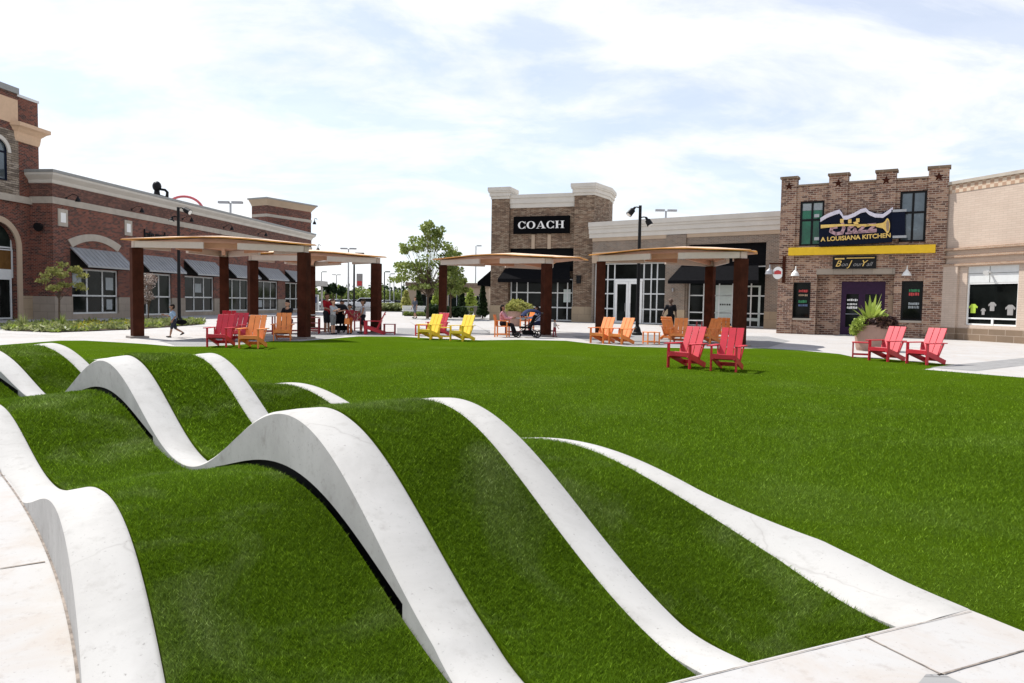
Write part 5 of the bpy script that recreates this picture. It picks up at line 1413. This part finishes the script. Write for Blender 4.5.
    sc_ = [(pel + tor * .0, .15 * k, pel + tor * .15 * k, .135 * k), (pel + tor * .15 * k, .135 * k, chest, .148 * k), (chest, .142 * k, neck - tor * .07 * k, .09 * k), (chest + Vector((-.11 * k, 0, .06 * k)), .098 * k, chest + Vector((.11 * k, 0, .06 * k)), .098 * k)] + sl
    blob('shirt', sc_, cloth(shirt), root, .014 * max(k, .6), 3)
    blob('shorts' if shorts else 'trousers', tr, cloth(legs_c), root, .014 * max(k, .6), 3)
    for c in sho: blob('shoe', c, cloth(shoe), root, .011, 2)
    if not bald:
        hp = [(hc + Vector((0, .022 * k, .035 * k)), hr * 1.02, hc + Vector((0, .03 * k, -.015 * k)), hr * .95)]
        if hairlong: hp += [(hc + Vector((0, .07 * k, 0)), hr * .75, neck + Vector((0, .07 * k, -.05 * k)), .05 * k)]
        blob('hair', hp, cloth(hair), root, .010, 2)
    for s in (-1, 1):
        m = MB(); m.ellipsoid(hc + Vector((s * .034 * k, -hr * .93, .004 * k)), (.012 * k, .008 * k, .008 * k), 8, 5); m.build('eye', cloth((.02, .015, .012)), root)
    return root
DK = (.015, .011, .009)
person(174, 337.5, -62, 1.17, 'small boy in a pale blue shirt running across the pavement at left', (.30, .42, .56), (.03, .035, .05), DK, 'skin_mid', shorts=True, hipR=16, kneeR=6, hipL=-12, kneeL=48, armL=(30, 16, 75), armR=(-25, 18, 60), lean=7, child=True)
person(327, 333.6, 60, 1.68, 'dark-haired person in a red shirt and black shorts standing at the left of the group', (.30, .012, .018), (.02, .02, .025), DK, 'skin_mid', shorts=True, armL=(20, 8, 60), armR=(15, 10, 40), shoe=(.55, .5, .48))
person(333.0, 334.2, 70, 1.42, 'child in a light grey shirt and grey shorts beside the person in red', (.42, .44, .46), (.20, .21, .21), (.10, .06, .04), shorts=True, armL=(45, 10, 60), armR=(40, 10, 60), child=True)
person(342, 330.5, 20, 1.36, 'child in a black top behind the black stroller', (.02, .02, .025), (.02, .02, .025), DK, 'skin_mid', armL=(50, 12, 50), armR=(40, 12, 60), child=True)
person(349.5, 334.0, -10, 1.22, 'small child in a dark red top holding an orange bag', (.30, .03, .04), (.40, .10, .03), DK, 'skin_mid', armL=(30, 8, 80), armR=(35, 8, 80), child=True)
person(363, 333.6, -70, 1.43, 'boy in a pale tank top and black shorts at the right of the group', (.46, .48, .52), (.015, .015, .02), (.05, .03, .02), 'skin_mid', shorts=True, sleeves=False, armL=(30, 10, 35), armR=(12, 12, 25), hipR=8, hipL=-8, child=True)
person(415, 318.6, -35, 1.76, 'man in a dark grey shirt and shorts walking away by the white bench', (.10, .11, .14), (.17, .18, .22), DK, 'skin_light', shorts=True, hipR=16, hipL=-12, kneeL=14)
person(670, 335.5, -15, 1.74, 'bald man in black shirt and trousers standing before the tan brick storefront', (.012, .012, .014), (.012, .012, .014), DK, 'skin_dark', sleeves=True, bald=True, armL=(22, 25, 25), armR=(5, 12, 10), hipR=6, hipL=-6)
person(502.5, 336.6, 80, 1.62, 'dark-haired woman in a pink top and black trousers seated on the orange chair', (.55, .26, .30), (.014, .013, .016), DK, 'skin_mid', sleeves=2, hipL=82, hipR=84, kneeL=70, kneeR=60, armL=(35, 5, 55), armR=(35, 8, 60), seat=.47, hairlong=True)
person(539, 335.0, -90, 1.60, 'person in a pale blue shirt seated behind the navy stroller', (.36, .42, .58), (.02, .025, .06), DK, 'skin_mid', sleeves=2, hipL=80, hipR=80, kneeL=80, kneeR=75, armL=(45, 5, 40), armR=(45, 8, 40), lean=12, seat=.46)
person(554.5, 337.2, 60, .74, 'toddler in a white top and red trousers right of the middle shelter post', (.52, .50, .48), (.24, .03, .04), DK, 'skin_mid', armL=(60, 10, 20), armR=(20, 15, 20), hipR=8, hipL=-8, child=True)
person(288.5, 333.6, -10, 1.70, 'man in black seated at the cafe table behind the orange chair', (.012, .012, .015), (.03, .03, .035), DK, 'skin_light', sleeves=2, hipL=80, hipR=80, kneeL=85, kneeR=85, armL=(40, 6, 50), armR=(40, 6, 50), lean=8, seat=.46)

def wheel(m, c, r_, w, ax=(1, 0, 0)):
    c = Vector(c); ax = Vector(ax).normalized(); n = 16
    b = Vector((0, 0, 1)); s = ax.cross(b)
    m.tube([c + (s * math.cos(2 * math.pi * i / n) + b * math.sin(2 * math.pi * i / n)) * r_ for i in range(n + 1)], w, 6, False)
def stroller(px, py, deg, label, canopy, s=1.0):
    t = thing('stroller', label, 'stroller', G(px, py), R(deg), 'strollers under the shelters'); t.scale = (s,) * 3
    m = MB()
    for x in (-.24, .24): m.tube([(x, .62, 1.02), (x, .45, .85), (x, -.05, .42), (x, -.42, .14)], .016, 6); m.tube([(x, .38, .14), (x, .05, .50), (x, -.12, .52)], .016, 6)
    m.tube([(-.24, .62, 1.02), (.24, .62, 1.02)], .02, 6); m.tube([(-.24, .38, .14), (.24, .38, .14)], .012, 6); m.build('frame', 'black', t)
    for x in (-.27, .27):
        for y, r_ in ((.38, .13), (-.42, .10)):
            m = MB(); wheel(m, (x, y, r_ + .02), r_, .022); m.tube([(x - .02, y, r_ + .02), (x + .02, y, r_ + .02)], .05, 8); m.build('wheel', 'rubber', t)
    m = MB(); m.obox((0, -.30, .42), (0, .12, .40), .42, .07); m.obox((0, .10, .40), (0, .34, .92), .42, .07, (0, -1, .3)); m.build('seat', 'black_fabric', t)
    m = MB(); n = 8; P = []
    for i in range(n + 1):
        a = R(20) + R(120) * i / n; P.append([(x, .18 - .45 * math.cos(a) * (1 if abs(x) < .25 else .9), .78 + .40 * math.sin(a) - (.10 if abs(x) > .2 else 0)) for x in (-.26, -.2, 0, .2, .26)])
    m.grid(P); m.build('canopy', cloth(canopy), t, smooth=True)
    m = MB(); m.prism([(-.2, .30), (.22, .30), (.25, .12), (-.15, .12)], -.2, .2, 'x'); m.build('basket', 'black_fabric', t)
stroller(341, 333.0, 35, 'black stroller in the middle of the standing group', (.010, .010, .012), 1.05)
stroller(527, 337.6, -80, 'navy and black stroller between the seated woman and the shelter post', (.02, .028, .075), 1.0)
bp = G(347.5, 334); ob = thing('bag', 'bright orange bag hanging in the middle of the standing group', 'bag', (bp.x + .05, bp.y - .3, .42), 0); ob.scale = (.75, .75, .75)
m = MB(); m.prism([(-.15, 0), (.15, 0), (.12, .32), (-.12, .32)], -.05, .05, 'y'); m.tube([(-.08, 0, .32), (-.05, 0, .48), (.05, 0, .48), (.08, 0, .32)], .012, 6); m.build('bag_body', 'orange', ob)
bp = G(182, 337); ob = thing('bag', 'dark bag carried by the running boy', 'bag', (bp.x - .02, bp.y, .48), R(10))
m = MB(); m.ellipsoid((0, 0, .06), (.20, .10, .10)); m.tube([(-.12, 0, .14), (-.22, 0, .26)], .015, 6); m.build('bag_body', 'black_fabric', ob)

# ================================================================== LAMP POSTS
def lamp_post(px, Y, zt, heads, label, lit=None):
    p = atY(px, 320, Y); t = thing('lamp_post', label, 'lamp post', (p.x, p.y, 0), 0, 'slim black lamp posts on the plaza')
    m = MB(); m.tube([(0, 0, .38), (0, 0, zt)], [.085, .07], 12); m.build('pole', 'black', t, smooth=False)
    m = MB(); m.lathe([(.24, 0), (.24, .10), (.19, .14), (.14, .34), (.10, .40)], 16); m.build('base', 'black', t)
    for (sx, z, ln, tilt) in heads:
        m = MB(); m.tube([(0, 0, z), (sx * .18, -.05, z + .02), (sx * .28, -.08, z)], .03, 6)
        a = Vector((sx * .26, -.08, z)); d = Vector((sx * math.cos(R(tilt)), -.25, -math.sin(R(tilt)))).normalized()
        hd = m.build('arm', 'black', t); m = MB(); m.tube([a, a + d * .12, a + d * .16, a + d * ln], [.05, .07, .13, .15], 12); m.build('lamp_head', 'black', t)
        m = MB(); e = a + d * (ln + .005); m.tube([e, e + d * .006], .12, 12); m.build('lamp_lens', 'lamp_white', t)
    return t
lamp_post(637.4, 33.6, 6.0, [(-1, 5.9, .48, 50), (1, 5.45, .42, 62)], 'slim black lamp post with two spot heads before the tan brick storefront')
lamp_post(179.3, 37.0, 6.0, [(1, 5.95, .5, 28), (-1, 5.5, .22, 80)], 'slim black lamp post with spot heads before the red brick shop row')
def lot_light(px, py, Y, label, zw=.0, h2=True, banner=False, mat='steel'):
    p = atY(px, py, Y); t = thing('parking_light', label, 'lamp post', (p.x, p.y, 0), 0, 'parking lot light poles'); s = Y / 120
    m = MB(); m.tube([(0, 0, 0), (0, 0, p.z)], [.13, .10], 8); m.build('pole', mat, t)
    for sx in ((-1, 1) if h2 else (1,)):
        m = MB(); m.box(min(sx * .15, sx * 1.15), max(sx * .15, sx * 1.15), -.2, .2, p.z - .05, p.z + .16); m.build('lamp_head', mat, t)
    if banner:
        m = MB(); m.box(.30, 1.0, -.02, .02, p.z - 3.8, p.z - 2.3); b = m.build('banner', 'pale_cloth', t); m = MB(); m.box(.38, .92, -.03, -.021, p.z - 3.7, p.z - 3.15); m.build('banner_print', 'sign_red', b)
    return t
for px, py, Y, lb, kw in ((230.5, 203, 70, 'grey twin-head light pole above the red brick shop row', {}), (666, 211, 78, 'grey twin-head light pole above the tan brick storefront', {}),
    (348.5, 249, 105, 'tall pale twin-head light pole left of the banner pole', {}), (354.2, 254, 85, 'thin dark pole carrying a red and white banner', dict(h2=False, banner=True, mat='black')),
    (384.5, 272, 150, 'dark light pole right of the farther shelter post', dict(h2=False, mat='black')), (390.0, 274, 165, 'grey light pole second to the right of the shelter post', dict(h2=False)), (394.0, 277, 185, 'thin grey light pole third to the right of the shelter post', dict(h2=False)), (401.5, 277, 210, 'faint grey light pole nearest the large tree', dict(h2=False)),
    (336.5, 275, 190, 'far pale twin-head light pole above the standing group', {}), (321.5, 272, 160, 'far thin light pole behind the person in red', dict(h2=False)), (476, 246, 150, 'thin pale pole between the large tree and stone shop', dict(h2=False)), (411, 286, 220, 'far short light pole beside the large tree', dict(h2=False))):
    lot_light(px, py, Y, lb, **kw)

# ================================================================== PLANTERS AND PLANTS
def planter(p, r_, h, label, cat='planter'):
    t = thing('planter', label, cat, p); m = MB(); m.lathe([(r_ * .80, 0), (r_ * .86, .1), (r_ * .97, h * .75), (r_, h - .09), (r_ * 1.05, h - .085), (r_ * 1.05, h), (r_ * .92, h), (r_ * .90, h - .08)], 28); m.build('pot', 'planter', t); 
    m = MB(); m.lathe([(r_ * .9, h - .08), (r_ * .4, h - .06)], 20); m.build('soil', 'soil', t); return t
pp = G(871, 350.5); k = pp.y / F; r1 = 16.5 * k; h1 = 26 * k
planter(pp, r1, h1, 'large round pink-brown concrete planter before the purple restaurant door')
def arch_leaf_plant(name, mat, p, label, n, L, w, spread, seed, cat='plant'):
    g_ = np.random.default_rng(seed); t = thing(name, label, cat, p); V = []; T = []; Fc = []
    for i in range(n):
        a = g_.random() * 2 * np.pi; ln = L * (.6 + .5 * g_.random()); sp_ = spread * (.2 + .9 * g_.random()); k0 = len(V); sg_ = 7
        for j in range(sg_ + 1):
            u = j / sg_; r_ = math.sin(sp_) * ln * u; z = math.cos(sp_) * ln * u - .55 * ln * u * u * sp_ * .6; ww = w * math.sin(math.pi * min(1, .12 + u * .88)) + .004
            c = np.array([r_ * math.cos(a), r_ * math.sin(a), z]); s_ = np.array([-math.sin(a), math.cos(a), .15]) * ww / 2
            V += [c - s_, c + s_]; T += [np.clip(g_.normal(.55, .2), 0, 1)] * 2
            if j: Fc.append([k0 + 2 * j - 2, k0 + 2 * j - 1, k0 + 2 * j + 1, k0 + 2 * j])
    raw_mesh('leaves', np.array(V), np.array(Fc), mat, t, np.array(T)); return t
arch_leaf_plant('banana_plant', 'leaf_lime', (pp.x - .05, pp.y, h1 - .05), 'tall green broad-leaved plant rising from the large planter', 20, 34 * k, .13, .75, 3)
def bushy(name, mat, p, label, clumps, size, seed, cat='plant', stretch=1.6):
    t = thing(name, label, cat, p); leaves('leaves', mat, t, clumps, size, seed, stretch)
    m = MB(); m.tube([(0, 0, -.05), (0, 0, clumps[0][2])], [.02, .012], 6); m.build('stem', 'trunk', t); return t
bushy('trailing_plant', 'leaf_maroon', (pp.x, pp.y, h1), 'dark maroon trailing plant spilling over the front of the large planter', [(.10, -.42, .05, .36, .25, .22, 700), (.45, -.25, .05, .30, .25, .26, 500), (-.2, -.38, .08, .25, .2, .16, 250)], .07, 4)
bushy('trailing_plant', 'leaf_lime', (pp.x, pp.y, h1), 'lime green trailing plant at the left side of the large planter', [(-.48, -.22, .02, .30, .3, .24, 520), (-.65, -.1, -.15, .15, .2, .25, 160), (.35, .0, .2, .25, .25, .2, 220)], .07, 5)
bushy('grassy_plant', 'leaf_pale', (pp.x, pp.y, h1), 'olive bushy plant in the middle of the large planter', [(0, 0, .15, .42, .35, .24, 500)], .06, 6)
p5 = G(514.5, 326.2); k5 = p5.y / F
planter(p5, 7 * k5, 15 * k5, 'pale pink-brown round planter before the stone shop window')
bushy('grassy_plant', 'leaf_pale', (p5.x + .15, p5.y, 15 * k5), 'spreading yellow-green grassy plant in the planter by the stone shop', [(0, 0, .30, .65, .6, .40, 900), (.45, 0, .2, .5, .5, .30, 500), (-.4, 0, .2, .35, .4, .28, 300)], .10, 8, stretch=2.5)
# raised bed at left
bed_px = [(5, 330.7), (55, 332.6), (95, 331.2), (132, 329.6), (170, 327.2), (205, 324.3), (200, 321.8), (150, 320.4), (100, 322.2), (60, 323.6), (18, 326.4)]
bed = fill_poly('planting_bed', [[G(*p) for p in bed_px]], 'mulch', .035); struct(bed)
g_ = np.random.default_rng(3); cl = []; cl2 = []; cl3 = []
for i in range(620):
    px = g_.uniform(6, 203); t_ = g_.random()
    lo = np.interp(px, [5, 55, 132, 205], [330.7, 332.6, 329.6, 324.3]); hi = np.interp(px, [18, 60, 150, 200], [326.4, 323.6, 320.4, 321.8])
    p = G(px, hi + (lo - hi) * t_); h = .05 + .11 * g_.random() ** 1.5
    e = (p.x, p.y, h * .8 + .02, .20, .20, h * .9, 13)
    (cl2 if 66 < px < 136 and t_ < .8 and g_.random() < .6 else cl if g_.random() < .3 else cl3).append(e)
o = leaves('bed_ground_cover', 'leaf_straw', None, cl3, .09, 31, 3.0, .8); stuff(o)
o = leaves('bed_green_cover', 'leaf_lime', None, cl, .08, 32, 2.5, .6); stuff(o)
o = leaves('bed_yellow_flowers', 'leaf_yellow', None, cl2, .08, 33, 1.5); stuff(o)
for px, py in ((23, 330), (62, 329)):
    p = G(px, py); t_ = arch_leaf_plant('grass_tuft', 'leaf_straw' if px < 40 else 'leaf', p, ('pale upright grass tuft at the left end of the planting bed', 'dark green grass tuft at the foot of the small tree')[px > 40], 60, .75, .02, .5, px, 'plant'); t_['group'] = 'grass tufts in the planting bed'

# ================================================================== TREES
def limb_tree(name, p, label, H, trunk_r, clumps, mat, leaf_size, seed, trunks=1, fork=.35, group=None, stretch=1.5, lean=0):
    t = thing(name, label, 'tree', p, 0, group); g_ = random.Random(seed); m = MB()
    m.tube([(0, 0, -.05), (lean * .3, .0, H * fork * .5), (lean * .6, .02, H * fork)], [trunk_r * 1.25, trunk_r, trunk_r * .8], 10)
    for c in clumps:
        q = Vector(c[:3]); b = Vector((lean * .6, .02, H * fork * g_.uniform(.75, 1.0))); mid = b.lerp(q, .5) + Vector((g_.uniform(-.1, .1), g_.uniform(-.1, .1), .08)) * H * .2
        m.tube([b, mid, q], [trunk_r * .34, trunk_r * .17, trunk_r * .06], 6)
        for _ in range(3):
            e = q + Vector((g_.uniform(-1, 1) * c[3], g_.uniform(-1, 1) * c[4], g_.uniform(-.3, 1) * c[5])) * .9; m.tube([mid.lerp(q, .6), e], [trunk_r * .07, trunk_r * .03], 5)
    m.build('trunk', 'trunk', t)
    leaves('crown', mat, t, clumps, leaf_size, seed, stretch); return t
# small trees at the bed
p = G(59.5, 323.5); g_ = random.Random(2)
cl = [(g_.uniform(-.8, .8), g_.uniform(-.7, .7), g_.uniform(1.75, 3.05), .34, .34, .17, 95) for _ in range(15)]
limb_tree('young_tree', p, 'small young tree with sparse yellow-green crown in the planting bed', 3.0, .045, cl, 'leaf_pale', .085, 11, fork=.5)
p = G(148.5, 321.5); cl = [(g_.uniform(-.42, .42), g_.uniform(-.4, .4), g_.uniform(1.0, 2.75), .25, .25, .2, 42) for _ in range(22)]
limb_tree('flowering_tree', p, 'slim small tree with pinkish white blossom behind the left shelter post', 2.9, .035, cl, 'leaf_pink', .07, 12, fork=.35)
# large loose tree by the middle shelter
p = atY(427.5, 318, 58.0); p.z = 0; s = 58 / F
spec = [(-3, 232, 9, 7), (4, 226, 6, 5), (-12, 245, 9, 7), (10, 240, 9, 7), (-2, 250, 12, 8), (16, 252, 8, 6), (-16, 262, 8, 6), (20, 262, 9, 6), (0, 266, 15, 7), (-14, 276, 10, 6), (10, 278, 10, 6), (-24, 279, 9, 5), (26, 270, 9, 5), (-22, 268, 8, 5), (28, 254, 5, 3), (-20, 250, 5, 4), (24, 276, 8, 5), (-6, 288, 8, 4), (20, 290, 9, 5), (30, 284, 6, 5), (7, 233, 6, 5)]
cl = []
for dx_, py, rx, rz in spec:
    q = atY(427.5 + dx_, py, 58.0); g0 = random.Random(dx_ * 7 + py)
    for _ in range(4):
        cl.append((q.x - p.x + g0.uniform(-.5, .5) * rx * s * 2.2, g0.uniform(-1.6, 1.6), q.z + g0.uniform(-.5, .5) * rz * s * 1.8, rx * s * .85, 1.0, rz * s * .75, 62))
limb_tree('plaza_tree', p, 'large loose green tree with thin branching trunk left of the middle shelter', 7.4, .10, cl, 'leaf', .165, 13, fork=.30)
p2_ = atY(450.5, 318, 61.0); p2_.z = 0; s = 61 / F; cl = []
for dx_, py, rx, rz in [(-6, 276, 8, 5), (4, 272, 8, 5), (8, 282, 8, 5), (-4, 286, 9, 5), (2, 264, 6, 4), (12, 290, 5, 4)]:
    q = atY(450.5 + dx_, py, 61.0)
    for _ in range(3): cl.append((q.x - p2_.x + random.uniform(-.4, .4), random.uniform(-1, 1), q.z + random.uniform(-.3, .3), rx * s * .6, .7, rz * s * .55, 95))
limb_tree('plaza_tree', p2_, 'smaller green tree with thin trunk right of the large loose tree', 4.6, .07, cl, 'leaf', .2, 14, fork=.45)
for px, py0, top, w_, Y, lb, mt in ((418.5, 312, 285, 4.0, 70, 'narrow dark conical evergreen behind the walking man', 'leaf_dark'), (461.5, 312, 284, 3.8, 66, 'dark conical evergreen right of the two green trees', 'leaf_dark'), (482.5, 316, 285, 5.5, 62, 'dark evergreen beside the left corner of the stone shop', 'leaf_dark'), (470, 312, 289, 6, 72, 'light green rounded shrub tree behind the litter bin', 'leaf_lime'), (406, 311, 291, 4.5, 80, 'light green shrub left of the white bench', 'leaf_pale'), (436, 312, 290, 4, 75, 'pale green shrub behind the middle shelter post', 'leaf_lime')):
    p = atY(px, py0, Y); p.z = 0; q = atY(px, top, Y); k = Y / F; H = q.z; cl = []
    for i in range(7):
        u = (i + .5) / 7; rr = w_ * k * ((1 - u) * 1.1 + .12 if mt == 'leaf_dark' else math.sin(math.pi * min(.95, u + .1)) + .2); cl.append((0, 0, H * (.10 + .88 * u), rr, rr, H * .10, 170))
    t_ = thing('evergreen_shrub' if mt == 'leaf_dark' else 'shrub', lb, 'shrub', p); leaves('foliage', mt, t_, cl, .22, int(px)); m = MB(); m.tube([(0, 0, 0), (0, 0, H * .8)], [.07, .02], 6); m.build('trunk', 'trunk', t_)
def hedge(px0, px1, py, top, Y, mat, name, lb, dep=1.2, n=2600, size=.16):
    a, b = atY(px0, py, Y), atY(px1, py, Y); q = atY((px0 + px1) / 2, top, Y); L = b.x - a.x; H = q.z
    t_ = thing(name, lb, 'hedge', (a.x, a.y, 0)); k = max(3, int(L / .5)); cl = [(L * (i + .5) / k, dep / 2, H * .5, .45, dep / 2, H * .52, n // k) for i in range(k)]
    leaves('foliage', mat, t_, cl, size, int(px0)); m = MB()
    for i in range(k): m.tube([(L * (i + .5) / k, dep / 2, 0), (L * (i + .5) / k, dep / 2, H * .7)], .02, 5)
    m.build('stems', 'trunk', t_)
hedge(427, 440, 317, 304.5, 63, 'leaf_dark', 'clipped_hedge', 'low dark clipped hedge left of the middle shelter post', n=1800)
hedge(445, 466, 317, 306.5, 63, 'leaf_dark', 'clipped_hedge', 'low dark clipped hedge right of the middle shelter post', n=2600)
hedge(379, 403, 311.5, 303.5, 92, 'leaf_straw', 'grass_hedge', 'pale yellow-green ornamental grass bed before the parking lot', 3, 2400, .3)
hedge(404, 428, 316.5, 312, 66, 'leaf', 'grass_hedge', 'low green ground planting below the white bench', .8, 1500, .12)
# white bench and bin by the trees
p = atY(414.5, 314.5, 69); bn = thing('bench', 'long white slatted bench before the conical evergreen', 'bench', (p.x, p.y, 0), R(3)); L = 12.5 * 69 / F
m = MB(); m.box(-L, L, -.25, .25, .42, .48); m.build('seat', 'white_paint', bn)
m = MB()
for i in range(26): x = -L + .05 + (2 * L - .1) * i / 25; m.box(x - .035, x + .035, .26, .30, .48, .88)
m.box(-L, L, .25, .31, .881, .94); m.build('backrest', 'white_paint', bn)
for x in (-L + .08, 0, L - .08): m = MB(); m.box(x - .04, x + .04, -.22, .22, 0, .419); m.build('leg', 'coping', bn)
p = atY(477.5, 317.2, 64); lb_ = thing('litter_bin', 'square grey slatted litter bin left of the stone shop', 'litter bin', (p.x, p.y, 0))
m = MB(); m.box(-.32, .32, -.32, .32, .05, .95); m.build('bin_body', 'plate', lb_, bevel=.02); m = MB(); m.box(-.36, .36, -.36, .36, .953, 1.05); m.build('lid', 'coping', lb_)
p = atY(469, 317, 65); rl = thing('railing', 'short grey metal railing beside the litter bin', 'railing', (p.x, p.y, 0)); m = MB()
for x in (-.5, 0, .5): m.tube([(x, 0, 0), (x, 0, .95)], .03, 6)
m.tube([(-.5, 0, .95), (.5, 0, .95)], .03, 6); m.tube([(-.5, 0, .5), (.5, 0, .5)], .02, 6); m.build('rail', 'steel', rl)
# low far shop and roadside canopy
FB = Frame((atY(408, 306, 105).x, 105), (atY(489, 306, 105).x, 103)); fb = building('low_shop', 'low far beige shop with dark roof edge behind the trees', 'shop building', FB)
zt2 = atY(430, 286.5, 105).z
wall('wall', 'stucco_tan', fb, 0, FB.len, 0, zt2, [(1.5, 4, 0, 2.4), (6, 8.5, 0, 2.4), (10, 11.2, .6, 2.3)], depth=10); course(fb, 'roof_edge', 'block_brown', -.3, FB.len + .3, zt2 + .002, zt2 + .55, -.4, 10)
for a, b, c, d in ((1.5, 4, 0, 2.4), (6, 8.5, 0, 2.4), (10, 11.2, .6, 2.3)): window(fb, a, b, c + .02, d, [(a + b) / 2], [], y=.15, fm='alu', gm='glass_pale')
p = atY(311, 300, 100); cn = thing('roadside_canopy', 'far pale flat canopy on posts just right of the red brick shop row', 'canopy', (p.x, p.y, 0))
z_ = atY(313, 281, 100).z; m = MB(); m.box(-.5, 1.8, -2, 2, z_ - .7, z_); m.build('canopy_roof', 'stucco', cn)
for x in (-.2, 1.5): m = MB(); m.box(x - .12, x + .12, -.12, .12, 0, z_ - .701); m.build('post', 'stucco', cn)
p = atY(314, 309, 80); ks = thing('kiosk', 'small white and blue kiosk beside the shelter post', 'kiosk', (p.x, p.y, 0))
m = MB(); m.box(-.5, .5, -.25, .25, .1, 1.9); m.build('kiosk_body', 'alu', ks, bevel=.03); m = MB(); m.box(-.38, .38, -.262, -.251, 1.0, 1.7); m.build('kiosk_panel', 'sign_blue', ks)

# ================================================================== CARS
def make_car(mat, label, suv=False):
    t = thing('parked_car', label, 'car', (0, 0, 0), 0, 'cars in the far parking lot'); hh = .28 if suv else 0
    prof = [(-2.2, .35), (-2.25, .75), (-2.1, .92 + hh * .3), (-1.1, 1.0 + hh * .3), (2.0, 1.0 + hh * .4), (2.22, .85), (2.2, .38)]
    m = MB(); m.prism(prof, -.88, .88, 'y'); 
    cab = [(-1.15, 1.0 + hh * .3), (-.45, 1.42 + hh), (1.1, 1.44 + hh), (1.75 if not suv else 2.05, 1.0 + hh * .4)]
    m.prism(cab, -.74, .74, 'y'); m.build('body', mat, t, bevel=.06)
    for s in (-1, 1):
        m = MB(); e = [(-1.0, 1.04 + hh * .3), (-.42, 1.36 + hh), (1.05, 1.38 + hh), (1.5 if not suv else 1.85, 1.04 + hh * .4)]
        m.prism(e, min(s * .742, s * .755), max(s * .742, s * .755), 'y'); m.build('side_window', 'glass', t)
        for x in (-1.4, 1.4):
            m = MB(); m.tube([(x, s * .72, .33), (x, s * .9, .33)], .33, 16); w_ = m.build('wheel', 'rubber', t); m = MB(); m.tube([(x, s * .901, .33), (x, s * .91, .33)], .2, 12); m.build('rim', 'steel', w_)
        m = MB(); m.box(-2.27, -2.2, s * .6 - .18, s * .6 + .18, .68, .82); m.build('headlight', 'lamp_white', t)
    m = MB(); m.obox((-1.14, 0, 1.03 + hh * .3), (-.47, 0, 1.415 + hh), 1.36, .03, (-1, 0, .5)); m.build('windscreen', 'glass', t)
    return t
MT['car_white'] = plain('white_car_paint', (.88, .88, .88), .25, .5, var=.02); MT['car_grey'] = plain('grey_car_paint', (.25, .26, .27), .25, .5, .3, .03); MT['car_dark'] = plain('dark_car_paint', (.02, .022, .028), .2, .5, var=.05); MT['car_red'] = plain('red_car_paint', (.30, .02, .02), .2, .5, var=.05)
cars = {}
def car(mat, px, py, deg, lb, suv=False):
    k = (mat, suv); p = G(px, py)
    if k not in cars: cars[k] = make_car(mat, lb, suv); cars[k].location = p; cars[k].rotation_euler = (0, 0, R(deg))
    else: dup(cars[k], p, R(deg), lb)
car('car_white', 363, 309.3, 12, 'large white sport utility vehicle parked behind the group of people', True)
car('car_white', 331, 307.5, 35, 'white car parked behind the person in the red shirt')
car('car_white', 342, 308.2, 60, 'white car behind the child in the grey shirt')
car('car_grey', 350.5, 307.2, 70, 'silver grey car parked left of the white sport utility vehicle')
car('car_white', 384.5, 306.3, 20, 'white car parked just right of the farther shelter post')
car('car_dark', 391.5, 305.6, 20, 'dark car parked above the pale grass bed')
car('car_grey', 397, 305.3, 30, 'grey car parked second from the large tree')
car('car_white', 403, 305.2, 15, 'small white car parked beside the large tree')
car('car_dark', 321, 306.4, 25, 'dark car at the left end of the parking lot')
car('car_red', 376.5, 305.9, 25, 'red car hidden partly by the farther shelter post')
car('car_grey', 410, 304.6, 15, 'silver car parked behind the narrow conical evergreen')
car('car_dark', 337, 305.6, 30, 'dark car in the farther parking row behind the group')

# far tree belt
def belt(name, mat, x0, x1, Y, h0, h1, n, size, seed):
    g_ = np.random.default_rng(seed); cl = []
    for i in range(n):
        x = x0 + (x1 - x0) * (i + g_.random()) / n; h = h0 + (h1 - h0) * g_.random() ** 1.5; w_ = h * (.45 + .3 * g_.random()); cl.append((x, Y + g_.uniform(-8, 8), h * .5, w_ * .8, w_ * .8, h * .55, 180))
    return stuff(leaves(name, mat, None, cl, size, seed, 1.3))
belt('far_woodland', 'leaf', -150, 80, 235, 4.0, 6.8, 95, .75, 51); belt('far_wood_edge', 'leaf_dark', -150, 80, 250, 4.5, 7.6, 80, .8, 52)
for px, top, w_, lb in ((326, 282.5, 4, 'first dark round tree top left of the far tree line, behind the person in red'), (333.5, 282, 4.5, 'tall dark round tree standing above the far tree line left of the light pole'), (341.5, 284, 5, 'dark round tree above the far tree line nearest the light pole'), (314, 288, 6, 'leafy green tree beside the end of the brick shop row')):
    Y = 150 if px > 320 else 95; p = atY(px, 305, Y); p.z = 0; q = atY(px, top, Y); k = Y / F; H = q.z
    cl = [(random.uniform(-.5, .5) * w_ * k, random.uniform(-1, 1), H * random.uniform(.60, .88), w_ * k * .6, w_ * k * .6, H * .14, 120) for _ in range(6)]
    limb_tree('roadside_tree', p, lb, H, .14, cl, 'leaf_dark' if px > 320 else 'leaf', .4, int(px), fork=.4, group='roadside trees')
